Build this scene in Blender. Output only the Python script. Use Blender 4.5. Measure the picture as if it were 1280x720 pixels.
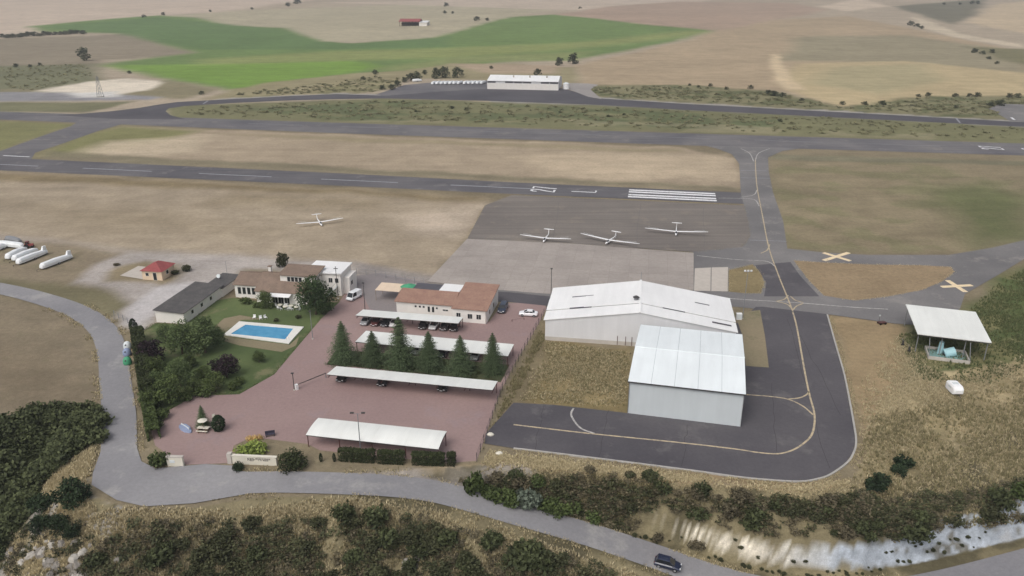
import bpy, math, random
import numpy as np
from mathutils import Vector, Matrix
for _o in list(bpy.data.objects): bpy.data.objects.remove(_o)
R = math.radians
scene = bpy.context.scene
C = scene.collection

# ------------------------------------------------------------------ camera
FPX, CH, PITCH = 1000.0, 73.7, R(21.8)          # focal length in photo pixels, height in metres, tilt
cd = bpy.data.cameras.new('camera'); cam = bpy.data.objects.new('camera', cd); C.objects.link(cam)
cd.sensor_width = 36.0; cd.sensor_fit = 'HORIZONTAL'; cd.lens = 36.0*FPX/1280.0
cd.clip_start = 1.0; cd.clip_end = 20000.0
cam.location = (0, 0, CH); cam.rotation_euler = (R(90)-PITCH, 0, 0)
scene.camera = cam

# ------------------------------------------------------------------ light
SUN_EL, SUN_AZ = 52.0, 212.0                    # overcast: soft high sun behind the camera's left
w = bpy.data.worlds.new('World'); scene.world = w; w.use_nodes = True
nt = w.node_tree; nt.nodes.clear()
sky = nt.nodes.new('ShaderNodeTexSky'); sky.sky_type = 'NISHITA'; sky.sun_disc = False
sky.sun_elevation = R(SUN_EL); sky.sun_rotation = R(SUN_AZ); sky.dust_density = 6.0; sky.air_density = 1.0; sky.ozone_density = 1.0
hs = nt.nodes.new('ShaderNodeHueSaturation'); hs.inputs['Saturation'].default_value = 0.42
bg = nt.nodes.new('ShaderNodeBackground'); bg.inputs['Strength'].default_value = 0.15
wo = nt.nodes.new('ShaderNodeOutputWorld')
nt.links.new(sky.outputs[0], hs.inputs['Color']); nt.links.new(hs.outputs[0], bg.inputs[0]); nt.links.new(bg.outputs[0], wo.inputs[0])
sd = bpy.data.lights.new('sun', 'SUN'); sd.energy = 0.9; sd.angle = R(40); sd.color = (1.0, 0.98, 0.95)
so = bpy.data.objects.new('sun', sd); C.objects.link(so)
_v = Vector((math.sin(R(SUN_AZ))*math.cos(R(SUN_EL)), math.cos(R(SUN_AZ))*math.cos(R(SUN_EL)), math.sin(R(SUN_EL))))
so.rotation_euler = _v.to_track_quat('Z', 'Y').to_euler(); so.location = (0, 0, 300)
scene.view_settings.view_transform = 'Standard'; scene.view_settings.look = 'None'
scene.view_settings.gamma = 1.0; scene.view_settings.use_curve_mapping = False
scene.view_settings.exposure = -0.08

# ------------------------------------------------------------------ helpers: photo pixel -> place
cp, sp = math.cos(PITCH), math.sin(PITCH)
def P(px, py, z=0.0):
    """point at height z that photo pixel (px, py) looks at"""
    dx, dy, dz = px-640.0, FPX*cp+(360.0-py)*sp, -FPX*sp+(360.0-py)*cp
    t = (z-CH)/dz
    return (dx*t, dy*t, z)
DESAT = .75
def lin(c):
    if max(c) > 1.001: c = [v/255.0 for v in c]
    g = .3*c[0]+.59*c[1]+.11*c[2]; c = [g+(v-g)*DESAT for v in c]
    return tuple(v/12.92 if v <= .04045 else ((v+.055)/1.055)**2.4 for v in c)

_tabs = {}
def vnoise(x, y, seed=0):
    if seed not in _tabs: _tabs[seed] = np.random.RandomState(seed+11).rand(256, 256)
    T = _tabs[seed]
    xi = np.floor(x).astype(int); yi = np.floor(y).astype(int)
    fx = x-xi; fy = y-yi; fx = fx*fx*(3-2*fx); fy = fy*fy*(3-2*fy)
    a = T[xi & 255, yi & 255]; b = T[(xi+1) & 255, yi & 255]; c = T[xi & 255, (yi+1) & 255]; d = T[(xi+1) & 255, (yi+1) & 255]
    return (a*(1-fx)+b*fx)*(1-fy)+(c*(1-fx)+d*fx)*fy
def fbm(x, y, seed=0, o=4):
    s = 0; a = .5; n = 0
    for k in range(o):
        s = s+a*vnoise(x*2**k+k*17.3, y*2**k+k*9.1, seed+k); n += a; a *= .5
    return s/n
def inside(x, y, poly):
    r = np.zeros(np.shape(x), bool); n = len(poly)
    for i in range(n):
        x1, y1 = poly[i][:2]; x2, y2 = poly[(i+1) % n][:2]
        if y1 == y2: continue
        c = ((y1 > y) != (y2 > y)) & (x < (x2-x1)*(y-y1)/(y2-y1)+x1)
        r ^= c
    return r
def polydist(x, y, pts, closed=False):
    """distance to a polyline, z of the nearest point, side (>0 left)"""
    best = np.full(np.shape(x), 1e9); zz = np.zeros(np.shape(x)); side = np.zeros(np.shape(x)); xn = np.zeros(np.shape(x))
    n = len(pts)
    for i in range(n if closed else n-1):
        a = pts[i]; b = pts[(i+1) % n]
        ex, ey = b[0]-a[0], b[1]-a[1]; L2 = ex*ex+ey*ey+1e-9
        t = np.clip(((x-a[0])*ex+(y-a[1])*ey)/L2, 0, 1)
        qx, qy = a[0]+t*ex, a[1]+t*ey
        d = np.hypot(x-qx, y-qy); m = d < best
        best = np.where(m, d, best)
        if len(a) > 2: zz = np.where(m, a[2]+t*(b[2]-a[2]), zz)
        side = np.where(m, ex*(y-a[1])-ey*(x-a[0]), side); xn = np.where(m, qx, xn)
    return best, zz, side, xn
def smooth(pts, k=6):
    """Catmull-Rom through the points"""
    pts = [np.array(p, float) for p in pts]; out = []
    for i in range(len(pts)-1):
        p0 = pts[max(i-1, 0)]; p1 = pts[i]; p2 = pts[i+1]; p3 = pts[min(i+2, len(pts)-1)]
        for j in range(k):
            t = j/k
            out.append(.5*((2*p1)+(-p0+p2)*t+(2*p0-5*p1+4*p2-p3)*t*t+(-p0+3*p1-3*p2+p3)*t**3))
    out.append(pts[-1]); return [tuple(p) for p in out]

# ------------------------------------------------------------------ lie of the land
ROADPX = [(-200,338,0),(-60,352,0),(0,361,0),(50,373,0),(98,390,0),(128,412,0),(140,440,0),(144,475,0),(149,520,0),(149,560,0),(152,590,0),(185,607,0),
          (250,606,0),(330,603,0),(430,605,0),(500,609,-.5),(560,618.5,-1.8),(640,641,-4),(700,658,-5.6),(750,673,-7),(830,700,-9),(900,724,-10),(1000,745,-11),(1100,744,-11.5),(1190,729,-11),(1280,706,-10),(1400,676,-9),(1600,635,-7)]
ROAD = smooth([P(*p) for p in ROADPX], 2)
PLAT = [(-3000,128)]+[P(*q)[:2] for q in [(-120,540),(0,530),(42,511),(110,506),(130,520),(130,550),(110,590),(107,607),(112,618),(146,631),(181,639),(243,635),(312,623),(430,619),(436,607),(444,594),(500,590),(600,581),(700,588),(850,603),(1000,615),(1060,606),(1085,570),(1100,500),(1150,470),(1240,455),(1400,440)]]+[(420,150),(3000,160),(3000,12000),(-3000,12000)]
def H(x, y):
    x = np.asarray(x, float); y = np.asarray(y, float); shp = x.shape
    x = x.ravel(); y = y.ravel(); z = np.zeros(x.shape)
    out = ~inside(x, y, PLAT)
    if out.any():
        xo, yo = x[out], y[out]
        dE, _, _, _ = polydist(xo, yo, PLAT, True)
        dc, zr, sd_, xn = polydist(xo, yo, ROAD)
        dr = np.maximum(dc-4.2, 0)
        north = sd_ > 0
        t = dr/(dE+dr+1e-6)
        c = np.clip((xn-8)/14, 0, 1)*np.clip((120-xn)/20, 0, 1)
        base = t*t*(3-2*t)*.4+t*.6
        w_ = dE+dr+1e-6; ct = np.minimum((3.3+1.2*(vnoise(xn/5, xn*0, 90)-.5))/w_, .30); t0 = np.minimum(.8/w_, .07)
        tt = np.clip((t-t0)/(ct-t0), 0, 1)
        clf = .45*(tt*.6+.4*tt*tt*(3-2*tt))+.55*np.clip((t-ct)/(1-ct), 0, 1)**.85
        zn = zr*(1-((1-c)*base+c*clf))
        d = np.minimum(dr, dE)
        drop = .22*np.minimum(d, 2.5)+.62*np.maximum(d-2.5, 0)
        zs = zr-np.minimum(drop, 34)
        rough = (fbm(xo/5, yo/5, 40, 3)-.5)*2.2*np.clip(d/6, 0, 1)
        z[out] = np.where(north, zn+rough*.35+c*np.clip((dr-.6)/.8, 0, 1)*np.clip((5-dr)/1.5, 0, 1)*(fbm(xo/2.2, yo/1.2, 95, 3)-.5)*.8, zs+rough)
    far = np.clip((y-560)/500, 0, 1); far = far*far*(3-2*far)
    z += far*(.010*np.maximum(y-700, 0)+7*(vnoise(x/330+5, y/300, 50)-.35)+ .05*np.maximum(y-2300, 0))
    return z.reshape(shp)
def G(px, py):
    z = 0.0
    for _ in range(60):
        p = P(px, py, z); h = HS(p[0], p[1])
        if abs(h-z) < .002: break
        z = .5*z+.5*h
    return P(px, py, z)
def HS(x, y):
    """height of the ground mesh at one point"""
    j = min(max(int(np.searchsorted(XS, x))-1, 0), len(XS)-2); i = min(max(int(np.searchsorted(YS, y))-1, 0), len(YS)-2)
    u = (x-XS[j])/(XS[j+1]-XS[j]); v = (y-YS[i])/(YS[i+1]-YS[i]); u = min(max(u, 0), 1); v = min(max(v, 0), 1)
    return float((gz[i,j]*(1-u)+gz[i,j+1]*u)*(1-v)+(gz[i+1,j]*(1-u)+gz[i+1,j+1]*u)*v)

# ------------------------------------------------------------------ materials
def newmat(name, rough=.8, spec=.3):
    m = bpy.data.materials.new(name); m.use_nodes = True; n = m.node_tree.nodes
    b = n['Principled BSDF']; b.inputs['Roughness'].default_value = rough; b.inputs['Specular IOR Level'].default_value = spec
    return m, m.node_tree, b
def node(t, typ, **kw):
    n = t.nodes.new(typ)
    for k, v in kw.items(): setattr(n, k, v)
    return n
def noise(t, vec, scale, detail=4, rough=.6, stretch=None, rot=0):
    if stretch:
        mp = node(t, 'ShaderNodeMapping'); mp.inputs['Rotation'].default_value = (0, 0, rot); mp.inputs['Scale'].default_value = stretch
        t.links.new(vec, mp.inputs[0]); vec = mp.outputs[0]
    n = node(t, 'ShaderNodeTexNoise'); n.inputs['Scale'].default_value = scale; n.inputs['Detail'].default_value = detail; n.inputs['Roughness'].default_value = rough
    t.links.new(vec, n.inputs['Vector']); return n.outputs['Fac']
def maprange(t, v, a, b, c, d):
    n = node(t, 'ShaderNodeMapRange'); t.links.new(v, n.inputs[0])
    for i, q in enumerate((a, b, c, d)): n.inputs[i+1].default_value = q
    return n.outputs[0]
def mixc(t, fac, a, b, mode='MIX'):
    n = node(t, 'ShaderNodeMix', data_type='RGBA', blend_type=mode)
    if isinstance(fac, (int, float)): n.inputs[0].default_value = fac
    else: t.links.new(fac, n.inputs[0])
    for s, v in ((6, a), (7, b)):
        if isinstance(v, tuple): n.inputs[s].default_value = (*v[:3], 1)
        else: t.links.new(v, n.inputs[s])
    return n.outputs[2]
def mulv(t, col, val):
    h = node(t, 'ShaderNodeHueSaturation'); t.links.new(val, h.inputs['Value'])
    if isinstance(col, tuple): h.inputs['Color'].default_value = (*col, 1)
    else: t.links.new(col, h.inputs['Color'])
    return h.outputs[0]
def bump(t, b, h, strength, dist):
    n = node(t, 'ShaderNodeBump'); n.inputs['Strength'].default_value = strength; n.inputs['Distance'].default_value = dist
    t.links.new(h, n.inputs['Height']); t.links.new(n.outputs[0], b.inputs['Normal'])
def plain(name, col, rough=.6, spec=.3, var=.12, scale=.6, metal=0):
    """one colour with faint weathering"""
    m, t, b = newmat(name, rough, spec); b.inputs['Metallic'].default_value = metal
    tc = node(t, 'ShaderNodeTexCoord').outputs['Object']
    f = maprange(t, noise(t, tc, scale, 5), .25, .75, 1-var, 1+var)
    t.links.new(mulv(t, lin(col), f), b.inputs['Base Color']); return m
RUNROT = R(9.6)
def asphalt(name, c1, c2, patch=None, streak=True, rough=.85):
    m, t, b = newmat(name, rough, .25)
    geo = node(t, 'ShaderNodeNewGeometry').outputs['Position']
    big = maprange(t, noise(t, geo, .035, 5), .32, .68, 0, 1)
    col = mixc(t, big, lin(c1), lin(c2))
    if patch:
        pf = maprange(t, noise(t, geo, .11, 6, .7), .56, .66, 0, .75); col = mixc(t, pf, col, lin(patch))
    if streak:
        s = maprange(t, noise(t, geo, 1.0, 4, .6, (.018, .55, 1), RUNROT), .3, .7, .84, 1.17); col = mulv(t, col, s)
    f = maprange(t, noise(t, geo, 1.7, 6, .75), .25, .75, .86, 1.14)
    col = mulv(t, col, f)
    t.links.new(col, b.inputs['Base Color']); bump(t, b, noise(t, geo, 9, 3), .25, .03); return m
def paint(name, col, wear, under=(105,102,104), spec=.3):
    m, t, b = newmat(name, .75, spec); geo = node(t, 'ShaderNodeNewGeometry').outputs['Position']
    f = maprange(t, noise(t, geo, 1.3, 6, .75), .62-wear*.5, .78-wear*.3, 0, .85)
    t.links.new(mixc(t, f, lin(col), lin(under)), b.inputs['Base Color']); return m
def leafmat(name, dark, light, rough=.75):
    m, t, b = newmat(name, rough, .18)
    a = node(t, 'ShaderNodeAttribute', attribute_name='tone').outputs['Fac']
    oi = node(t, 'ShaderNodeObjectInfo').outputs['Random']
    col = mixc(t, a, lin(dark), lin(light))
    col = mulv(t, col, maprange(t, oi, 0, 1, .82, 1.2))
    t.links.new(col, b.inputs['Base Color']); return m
def sheetmetal(name, col, rough=.45, scale=6, var=.05, axis=0, spec=.4):
    """profiled sheet: fine ribs across one local axis, faint streaks of dirt"""
    m, t, b = newmat(name, rough, spec); tc = node(t, 'ShaderNodeTexCoord').outputs['Object']
    st = (1, .12, .12) if axis == 0 else (.12, 1, .12)
    f = maprange(t, noise(t, tc, .9, 5, .65, st), .25, .75, 1-var, 1+var)
    g = maprange(t, noise(t, tc, .12, 4), .3, .7, 1-var, 1+var*.6)
    col_ = mulv(t, mulv(t, lin(col), f), g); t.links.new(col_, b.inputs['Base Color'])
    wv = node(t, 'ShaderNodeTexWave', wave_type='BANDS', bands_direction='X' if axis == 0 else 'Y'); wv.inputs['Scale'].default_value = scale
    t.links.new(tc, wv.inputs[0]); bump(t, b, wv.outputs['Fac'], .25, .03); return m
def tilemat(name, c1, c2, c3):
    m, t, b = newmat(name, .85, .2); tc = node(t, 'ShaderNodeTexCoord').outputs['Object']
    col = mixc(t, maprange(t, noise(t, tc, .5, 5), .35, .65, 0, 1), lin(c1), lin(c2))
    col = mixc(t, maprange(t, noise(t, tc, 2.2, 4, .7), .5, .7, 0, .8), col, lin(c3))
    t.links.new(col, b.inputs['Base Color'])
    wv = node(t, 'ShaderNodeTexWave', wave_type='BANDS', bands_direction='X'); wv.inputs['Scale'].default_value = 1.4
    t.links.new(tc, wv.inputs[0]); bump(t, b, wv.outputs['Fac'], .6, .06); return m

M = {}
def groundmat():
    m, t, b = newmat('ground', .95, .1)
    a = node(t, 'ShaderNodeAttribute', attribute_name='Col').outputs['Color']
    geo = node(t, 'ShaderNodeNewGeometry').outputs['Position']
    f1 = maprange(t, noise(t, geo, .09, 6, .65), .3, .7, .88, 1.13)
    f2 = maprange(t, noise(t, geo, .9, 5, .7), .25, .75, .80, 1.2)
    f3 = maprange(t, noise(t, geo, 4.5, 3, .7), .25, .75, .82, 1.18)
    col = mulv(t, mulv(t, mulv(t, a, f1), f2), f3)
    st_ = maprange(t, noise(t, geo, 1.0, 5, .65, (.02, .16, 1), RUNROT), .3, .7, .90, 1.10); col = mulv(t, col, st_)
    g = maprange(t, noise(t, geo, .25, 6, .7), .54, .72, 0, .22)
    col = mixc(t, g, col, lin((104,106,66)))
    t.links.new(col, b.inputs['Base Color']); bump(t, b, noise(t, geo, 2.2, 5, .75), .6, .22); return m
M['ground'] = groundmat()
M['runway'] = asphalt('runway', (84,82,88), (106,103,105), (122,118,116))
M['runway_old'] = asphalt('runway_old', (92,90,96), (116,112,112), (128,122,116))
M['taxi'] = asphalt('taxi', (102,100,101), (130,126,124), (142,136,130), False)
M['dark_asphalt'] = asphalt('dark_asphalt', (72,69,76), (94,90,94), (104,100,101), False)
M['apron_dark'] = asphalt('apron_dark', (112,104,98), (126,117,108), (136,124,110))
M['road'] = asphalt('road', (122,121,126), (146,144,146), (158,155,152), False)
M['back_road'] = asphalt('back_road', (76,74,80), (90,87,92), None, False)
M['gravel'] = asphalt('gravel', (140,134,130), (158,150,144), (168,160,150), False)
M['lane'] = asphalt('lane', (132,126,122), (148,140,132), (150,136,112), False)
M['yard'] = asphalt('yard', (128,120,120), (142,132,130), None, False)
M['red'] = asphalt('red', (146,117,114), (160,131,125), (150,126,126), False)
M['bed'] = asphalt('bed', (62,72,40), (84,84,54), (110,98,70), False)
M['lawn'] = asphalt('lawn', (60,80,38), (102,118,62), (124,118,80), False, .95)
M['bare'] = asphalt('bare', (128,118,86), (146,128,98), (98,102,64), False, .95)
def slabmat():
    m, t, b = newmat('concrete', .85, .2); geo = node(t, 'ShaderNodeNewGeometry').outputs['Position']
    oi = node(t, 'ShaderNodeObjectInfo').outputs['Random']
    col = mixc(t, maprange(t, noise(t, geo, .05, 6, .65), .3, .7, 0, 1), lin((148,138,130)), lin((170,159,150)))
    col = mulv(t, col, maprange(t, oi, 0, 1, .95, 1.05)); col = mulv(t, col, maprange(t, noise(t, geo, 1.1, 6, .7), .25, .75, .88, 1.12))
    col = mixc(t, maprange(t, noise(t, geo, 1, 5, .7, (.03, .3, 1), RUNROT), .58, .74, 0, .5), col, lin((128,116,108)))
    t.links.new(col, b.inputs['Base Color']); return m
M['slab'] = slabmat()
M['joint'] = plain('joint', (136,126,117), .9)
M['pale_slab'] = plain('pale_slab', (186,176,164), .85, .2, .1)
M['white_paint'] = paint('white_paint', (226,226,228), .22)
M['dash_paint'] = paint('dash_paint', (146,146,154), .3)
M['dash_near'] = paint('dash_near', (152,152,160), .3); M['dash_far'] = paint('dash_far', (128,127,131), .35)
M['yellow_paint'] = paint('yellow_paint', (194,172,132), .32)
M['pale_paint'] = paint('pale_paint', (186,182,176), .40)
M['cream_paint'] = paint('cream_paint', (236,208,160), .18)
M['kerb'] = plain('kerb', (168,164,158), .85, .2, .12)
M['white_roof'] = sheetmetal('white_roof', (233,233,232), .5, 3)
M['white_roof_y'] = sheetmetal('white_roof_y', (236,236,235), .5, 3, .05, 1)
M['blue_roof'] = sheetmetal('blue_roof', (226,234,236), .45, 2.2)
M['blue_wall'] = sheetmetal('blue_wall', (192,201,205), .5, 2.2, .04)
M['grey_wall'] = sheetmetal('grey_wall', (214,214,216), .55, 2.2, .05)
M['plinth'] = plain('plinth', (186,178,168), .9)
M['carport'] = sheetmetal('carport', (224,226,220), .55, 1.6, .06)
M['white_wall'] = plain('white_wall', (226,221,214), .85, .2, .06)
M['cream_wall'] = plain('cream_wall', (220,192,158), .85, .2, .08)
M['tile'] = tilemat('tile', (156,114,96), (170,128,106), (140,104,90))
M['tile_brown'] = tilemat('tile_brown', (128,106,90), (142,118,100), (112,94,82))
M['tile_red'] = tilemat('tile_red', (160,72,72), (176,84,82), (140,62,62))
M['slate'] = plain('slate', (86,84,92), .8, .3, .15)
M['dark_roof'] = tilemat('dark_roof', (84,82,82), (100,96,94), (74,72,74))
M['glass'] = plain('glass', (36,40,46), .12, .6, .2)
M['frame'] = plain('frame', (205,203,198), .5)
M['steel'] = plain('steel', (140,142,146), .5, .5, .1, 1, .3)
M['seam'] = plain('seam', (176,186,190), .6)
M['dark_steel'] = plain('dark_steel', (62,60,60), .6, .4)
M['red_steel'] = plain('red_steel', (92,48,44), .6, .4)
M['rubber'] = plain('rubber', (26,26,28), .85)
M['rim'] = plain('rim', (150,152,156), .4, .5, .1, 1, .4)
M['lamp'] = plain('lamp', (222,224,226), .2, .6)
M['tail'] = plain('tail', (120,20,22), .3, .5)
M['glider'] = plain('glider', (238,238,238), .35, .5, .03)
M['trailer'] = plain('trailer', (226,230,232), .45, .4, .05)
M['bark'] = plain('bark', (86,74,60), .95, .1, .2, 3)
M['wood'] = plain('wood', (140,116,90), .85)
M['tan_cloth'] = plain('tan_cloth', (222,196,166), .9, .1, .05)
M['green_plastic'] = plain('green_plastic', (56,160,110), .5)
M['blue_plastic'] = plain('blue_plastic', (132,148,184), .5)
M['teal_plastic'] = plain('teal_plastic', (120,170,160), .5)
M['pale_plastic'] = plain('pale_plastic', (206,214,216), .5)
M['cream_stone'] = plain('cream_stone', (212,206,188), .85, .2, .08)
M['ink'] = plain('ink', (70,62,60), .8)
M['coping'] = plain('coping', (220,218,210), .8, .2, .06)
M['poolblue'] = plain('poolblue', (60,150,200), .5)
M['rock'] = plain('rock', (128,122,114), .95, .1, .25, .8)
M['chalk'] = plain('chalk', (166,160,150), .95, .1, .2, .8)
M['tank_cyan'] = plain('tank_cyan', (150,200,210), .5)
M['tank_floor'] = plain('tank_floor', (110,152,148), .7, .3, .15)
M['navy_cloth'] = plain('navy_cloth', (58,54,74), .9)
def watermat():
    m, t, b = newmat('water', .06, .5); tc = node(t, 'ShaderNodeTexCoord').outputs['Object']
    col = mixc(t, maprange(t, noise(t, tc, .35, 3), .3, .7, 0, 1), lin((38,140,196)), lin((66,164,212)))
    t.links.new(col, b.inputs['Base Color']); bump(t, b, noise(t, tc, 2.5, 3), .15, .05); return m
M['water'] = watermat()
M['leaf_green'] = leafmat('leaf_green', (42,58,26), (86,102,46))
M['leaf_big'] = leafmat('leaf_big', (28,46,24), (62,84,40))
M['leaf_willow'] = leafmat('leaf_willow', (52,72,38), (96,114,60))
M['leaf_plum'] = leafmat('leaf_plum', (30,20,28), (62,44,52))
M['leaf_spruce'] = leafmat('leaf_spruce', (36,52,28), (88,108,66))
M['leaf_hedge'] = leafmat('leaf_hedge', (34,46,24), (74,82,42))
M['leaf_yellow'] = leafmat('leaf_yellow', (80,104,38), (150,168,62))
M['leaf_flower'] = leafmat('leaf_flower', (196,150,60), (230,196,120))
M['leaf_scrub'] = leafmat('leaf_scrub', (42,48,28), (84,86,52))
M['leaf_wood'] = leafmat('leaf_wood', (34,43,24), (82,90,50))
M['leaf_brown'] = leafmat('leaf_brown', (66,60,44), (112,102,74))
M['leaf_grey'] = leafmat('leaf_grey', (66,80,66), (112,124,104))
M['leaf_pine'] = leafmat('leaf_pine', (18,34,20), (50,68,38))
M['leaf_far'] = leafmat('leaf_far', (44,54,34), (78,86,54))
M['leaf_rough'] = leafmat('leaf_rough', (100,102,66), (148,142,98))
M['straw'] = leafmat('straw', (162,147,106), (208,190,146), .9)
M['olivegrass'] = leafmat('olivegrass', (110,104,66), (168,154,106), .9)
M['greengrass'] = leafmat('greengrass', (74,88,46), (122,126,76), .9)
_carm = {}
def carpaint(c):
    if c not in _carm:
        m, t, b = newmat('car_paint', .25, .5); b.inputs['Base Color'].default_value = (*lin(c), 1)
        b.inputs['Coat Weight'].default_value = .6; _carm[c] = m
    return _carm[c]

# ------------------------------------------------------------------ helpers: objects
def mesh_np(name, verts, faces, mat, tone=None, smooth_=False):
    """mesh from arrays: verts (n,3), faces (m,3) or (m,4)"""
    me = bpy.data.meshes.new(name); verts = np.asarray(verts, np.float32); faces = np.asarray(faces, np.int32)
    k = faces.shape[1]
    me.vertices.add(len(verts)); me.vertices.foreach_set('co', verts.ravel())
    me.loops.add(faces.size); me.loops.foreach_set('vertex_index', faces.ravel())
    me.polygons.add(len(faces)); me.polygons.foreach_set('loop_start', np.arange(0, faces.size, k, dtype=np.int32))
    me.polygons.foreach_set('loop_total', np.full(len(faces), k, np.int32))
    if smooth_: me.polygons.foreach_set('use_smooth', np.ones(len(faces), bool))
    me.update(calc_edges=True)
    if tone is not None:
        at = me.attributes.new('tone', 'FLOAT', 'FACE'); at.data.foreach_set('value', np.asarray(tone, np.float32))
    me.materials.append(mat); return me
def link(name, me, parent=None, loc=None):
    o = bpy.data.objects.new(name, me); C.objects.link(o)
    if parent is not None: o.parent = parent
    if loc is not None: o.location = loc
    return o
def thing(name, label, cat, loc=(0,0,0), rz=0.0, group=None):
    o = link(name, None, None, loc); o.rotation_euler = (0, 0, rz); o['label'] = label; o['category'] = cat
    o.empty_display_size = .5
    if group: o['group'] = group
    return o
def tag(o, label, cat, group=None):
    o['label'] = label; o['category'] = cat
    if group: o['group'] = group
    return o
class MB:
    """collects shapes into one mesh"""
    def __init__(s): s.v = []; s.f = []
    def add(s, v, f):
        k = len(s.v); s.v += [tuple(map(float, p)) for p in v]; s.f += [tuple(i+k for i in q) for q in f]; return s
    def box(s, x0, x1, y0, y1, z0, z1):
        return s.add([(x0,y0,z0),(x1,y0,z0),(x1,y1,z0),(x0,y1,z0),(x0,y0,z1),(x1,y0,z1),(x1,y1,z1),(x0,y1,z1)],
                     [(0,3,2,1),(4,5,6,7),(0,1,5,4),(1,2,6,5),(2,3,7,6),(3,0,4,7)])
    def prism(s, poly, z0, z1):
        n = len(poly); v = [(p[0],p[1],z0) for p in poly]+[(p[0],p[1],z1) for p in poly]
        return s.add(v, [tuple(range(n-1,-1,-1)), tuple(range(n,2*n))]+[(i,(i+1)%n,n+(i+1)%n,n+i) for i in range(n)])
    def slab(s, quad, th):
        """tilted plate: 4 top points, thickness downwards"""
        v = [tuple(p) for p in quad]+[(p[0],p[1],p[2]-th) for p in quad]
        return s.add(v, [(0,1,2,3),(7,6,5,4),(0,4,5,1),(1,5,6,2),(2,6,7,3),(3,7,4,0)])
    def tube(s, a, b, r0, r1=None, n=8):
        r1 = r0 if r1 is None else r1; a = Vector(a); b = Vector(b); d = (b-a).normalized()
        u = d.orthogonal().normalized(); w_ = d.cross(u); v = []
        for c, r in ((a, r0), (b, r1)):
            for i in range(n):
                t = 2*math.pi*i/n; v.append(c+u*(r*math.cos(t))+w_*(r*math.sin(t)))
        return s.add(v, [(i,(i+1)%n,n+(i+1)%n,n+i) for i in range(n)]+[tuple(range(n-1,-1,-1)), tuple(range(n,2*n))])
    def loft(s, rings):
        n = len(rings[0]); v = [p for r in rings for p in r]; f = []
        for j in range(len(rings)-1):
            for i in range(n): f.append((j*n+i, j*n+(i+1)%n, (j+1)*n+(i+1)%n, (j+1)*n+i))
        f.append(tuple(range(n-1,-1,-1))); f.append(tuple(range((len(rings)-1)*n, len(rings)*n)))
        return s.add(v, f)
    def build(s, name, mat, parent=None, loc=None, sm=False, rz=None):
        me = bpy.data.meshes.new(name); me.from_pydata(s.v, [], s.f); me.update(); me.materials.append(mat)
        if sm:
            for p in me.polygons: p.use_smooth = True
        o = link(name, me, parent, loc)
        if rz is not None: o.rotation_euler = (0, 0, rz)
        return o
def struct(o, label, cat=None):
    o['kind'] = 'structure'; o['label'] = label
    if cat: o['category'] = cat
    return o
SHEETS = []
def sheet(name, px, mat, label, z=None, world=False, parent=None):
    pts = px if world else [P(*p)[:2] for p in px]
    z = .006*(len(SHEETS)+1) if z is None else z
    cx = sum(p[0] for p in pts)/len(pts); cy = sum(p[1] for p in pts)/len(pts)
    a = sum(pts[i][0]*pts[(i+1)%len(pts)][1]-pts[(i+1)%len(pts)][0]*pts[i][1] for i in range(len(pts)))
    q = [(p[0]-cx, p[1]-cy) for p in (pts if a > 0 else pts[::-1])]
    me = bpy.data.meshes.new(name); n = len(q)
    me.from_pydata([(x,y,0) for x,y in q], [], [tuple(range(n))])
    me.update(); me.materials.append(mat)
    o = link(name, me, None, (cx, cy, z)); SHEETS.append((pts, z, o))
    return struct(o, label)
def top(x, y):
    z = HS(x, y)
    for pts, zz, _ in SHEETS:
        if zz > z and in1(x, y, pts): z = zz
    return z
def in1(x, y, poly):
    r = False; n = len(poly); j = n-1
    for i in range(n):
        xi, yi = poly[i][0], poly[i][1]; xj, yj = poly[j][0], poly[j][1]
        if (yi > y) != (yj > y) and x < (xj-xi)*(y-yi)/(yj-yi)+xi: r = not r
        j = i
    return r
def on(px, py):
    p = G(px, py); return (p[0], p[1], top(p[0], p[1]))
def ribbon(name, pts, width, mat, parent, dz=.012, sm=6):
    """painted line along world points (x,y); lies dz above whatever sheet is there"""
    pts = smooth([p[:2] for p in pts], sm) if sm else [tuple(p[:2]) for p in pts]
    v = []; f = []
    zt = max(top(p[0], p[1]) for p in pts)+dz
    for i, p in enumerate(pts):
        a = pts[max(i-1,0)]; b = pts[min(i+1,len(pts)-1)]
        d = Vector((b[0]-a[0], b[1]-a[1])).normalized(); n = Vector((-d.y, d.x))*(width/2)
        v += [(p[0]+n.x, p[1]+n.y, zt), (p[0]-n.x, p[1]-n.y, zt)]
    for i in range(len(pts)-1): f.append((2*i+1, 2*i+3, 2*i+2, 2*i))
    c = parent.location
    me = bpy.data.meshes.new(name); me.from_pydata([(q[0]-c[0], q[1]-c[1], q[2]-c[2]) for q in v], [], f); me.update(); me.materials.append(mat)
    return link(name, me, parent)
def pxs(l): return [P(*p)[:2] for p in l]

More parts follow.
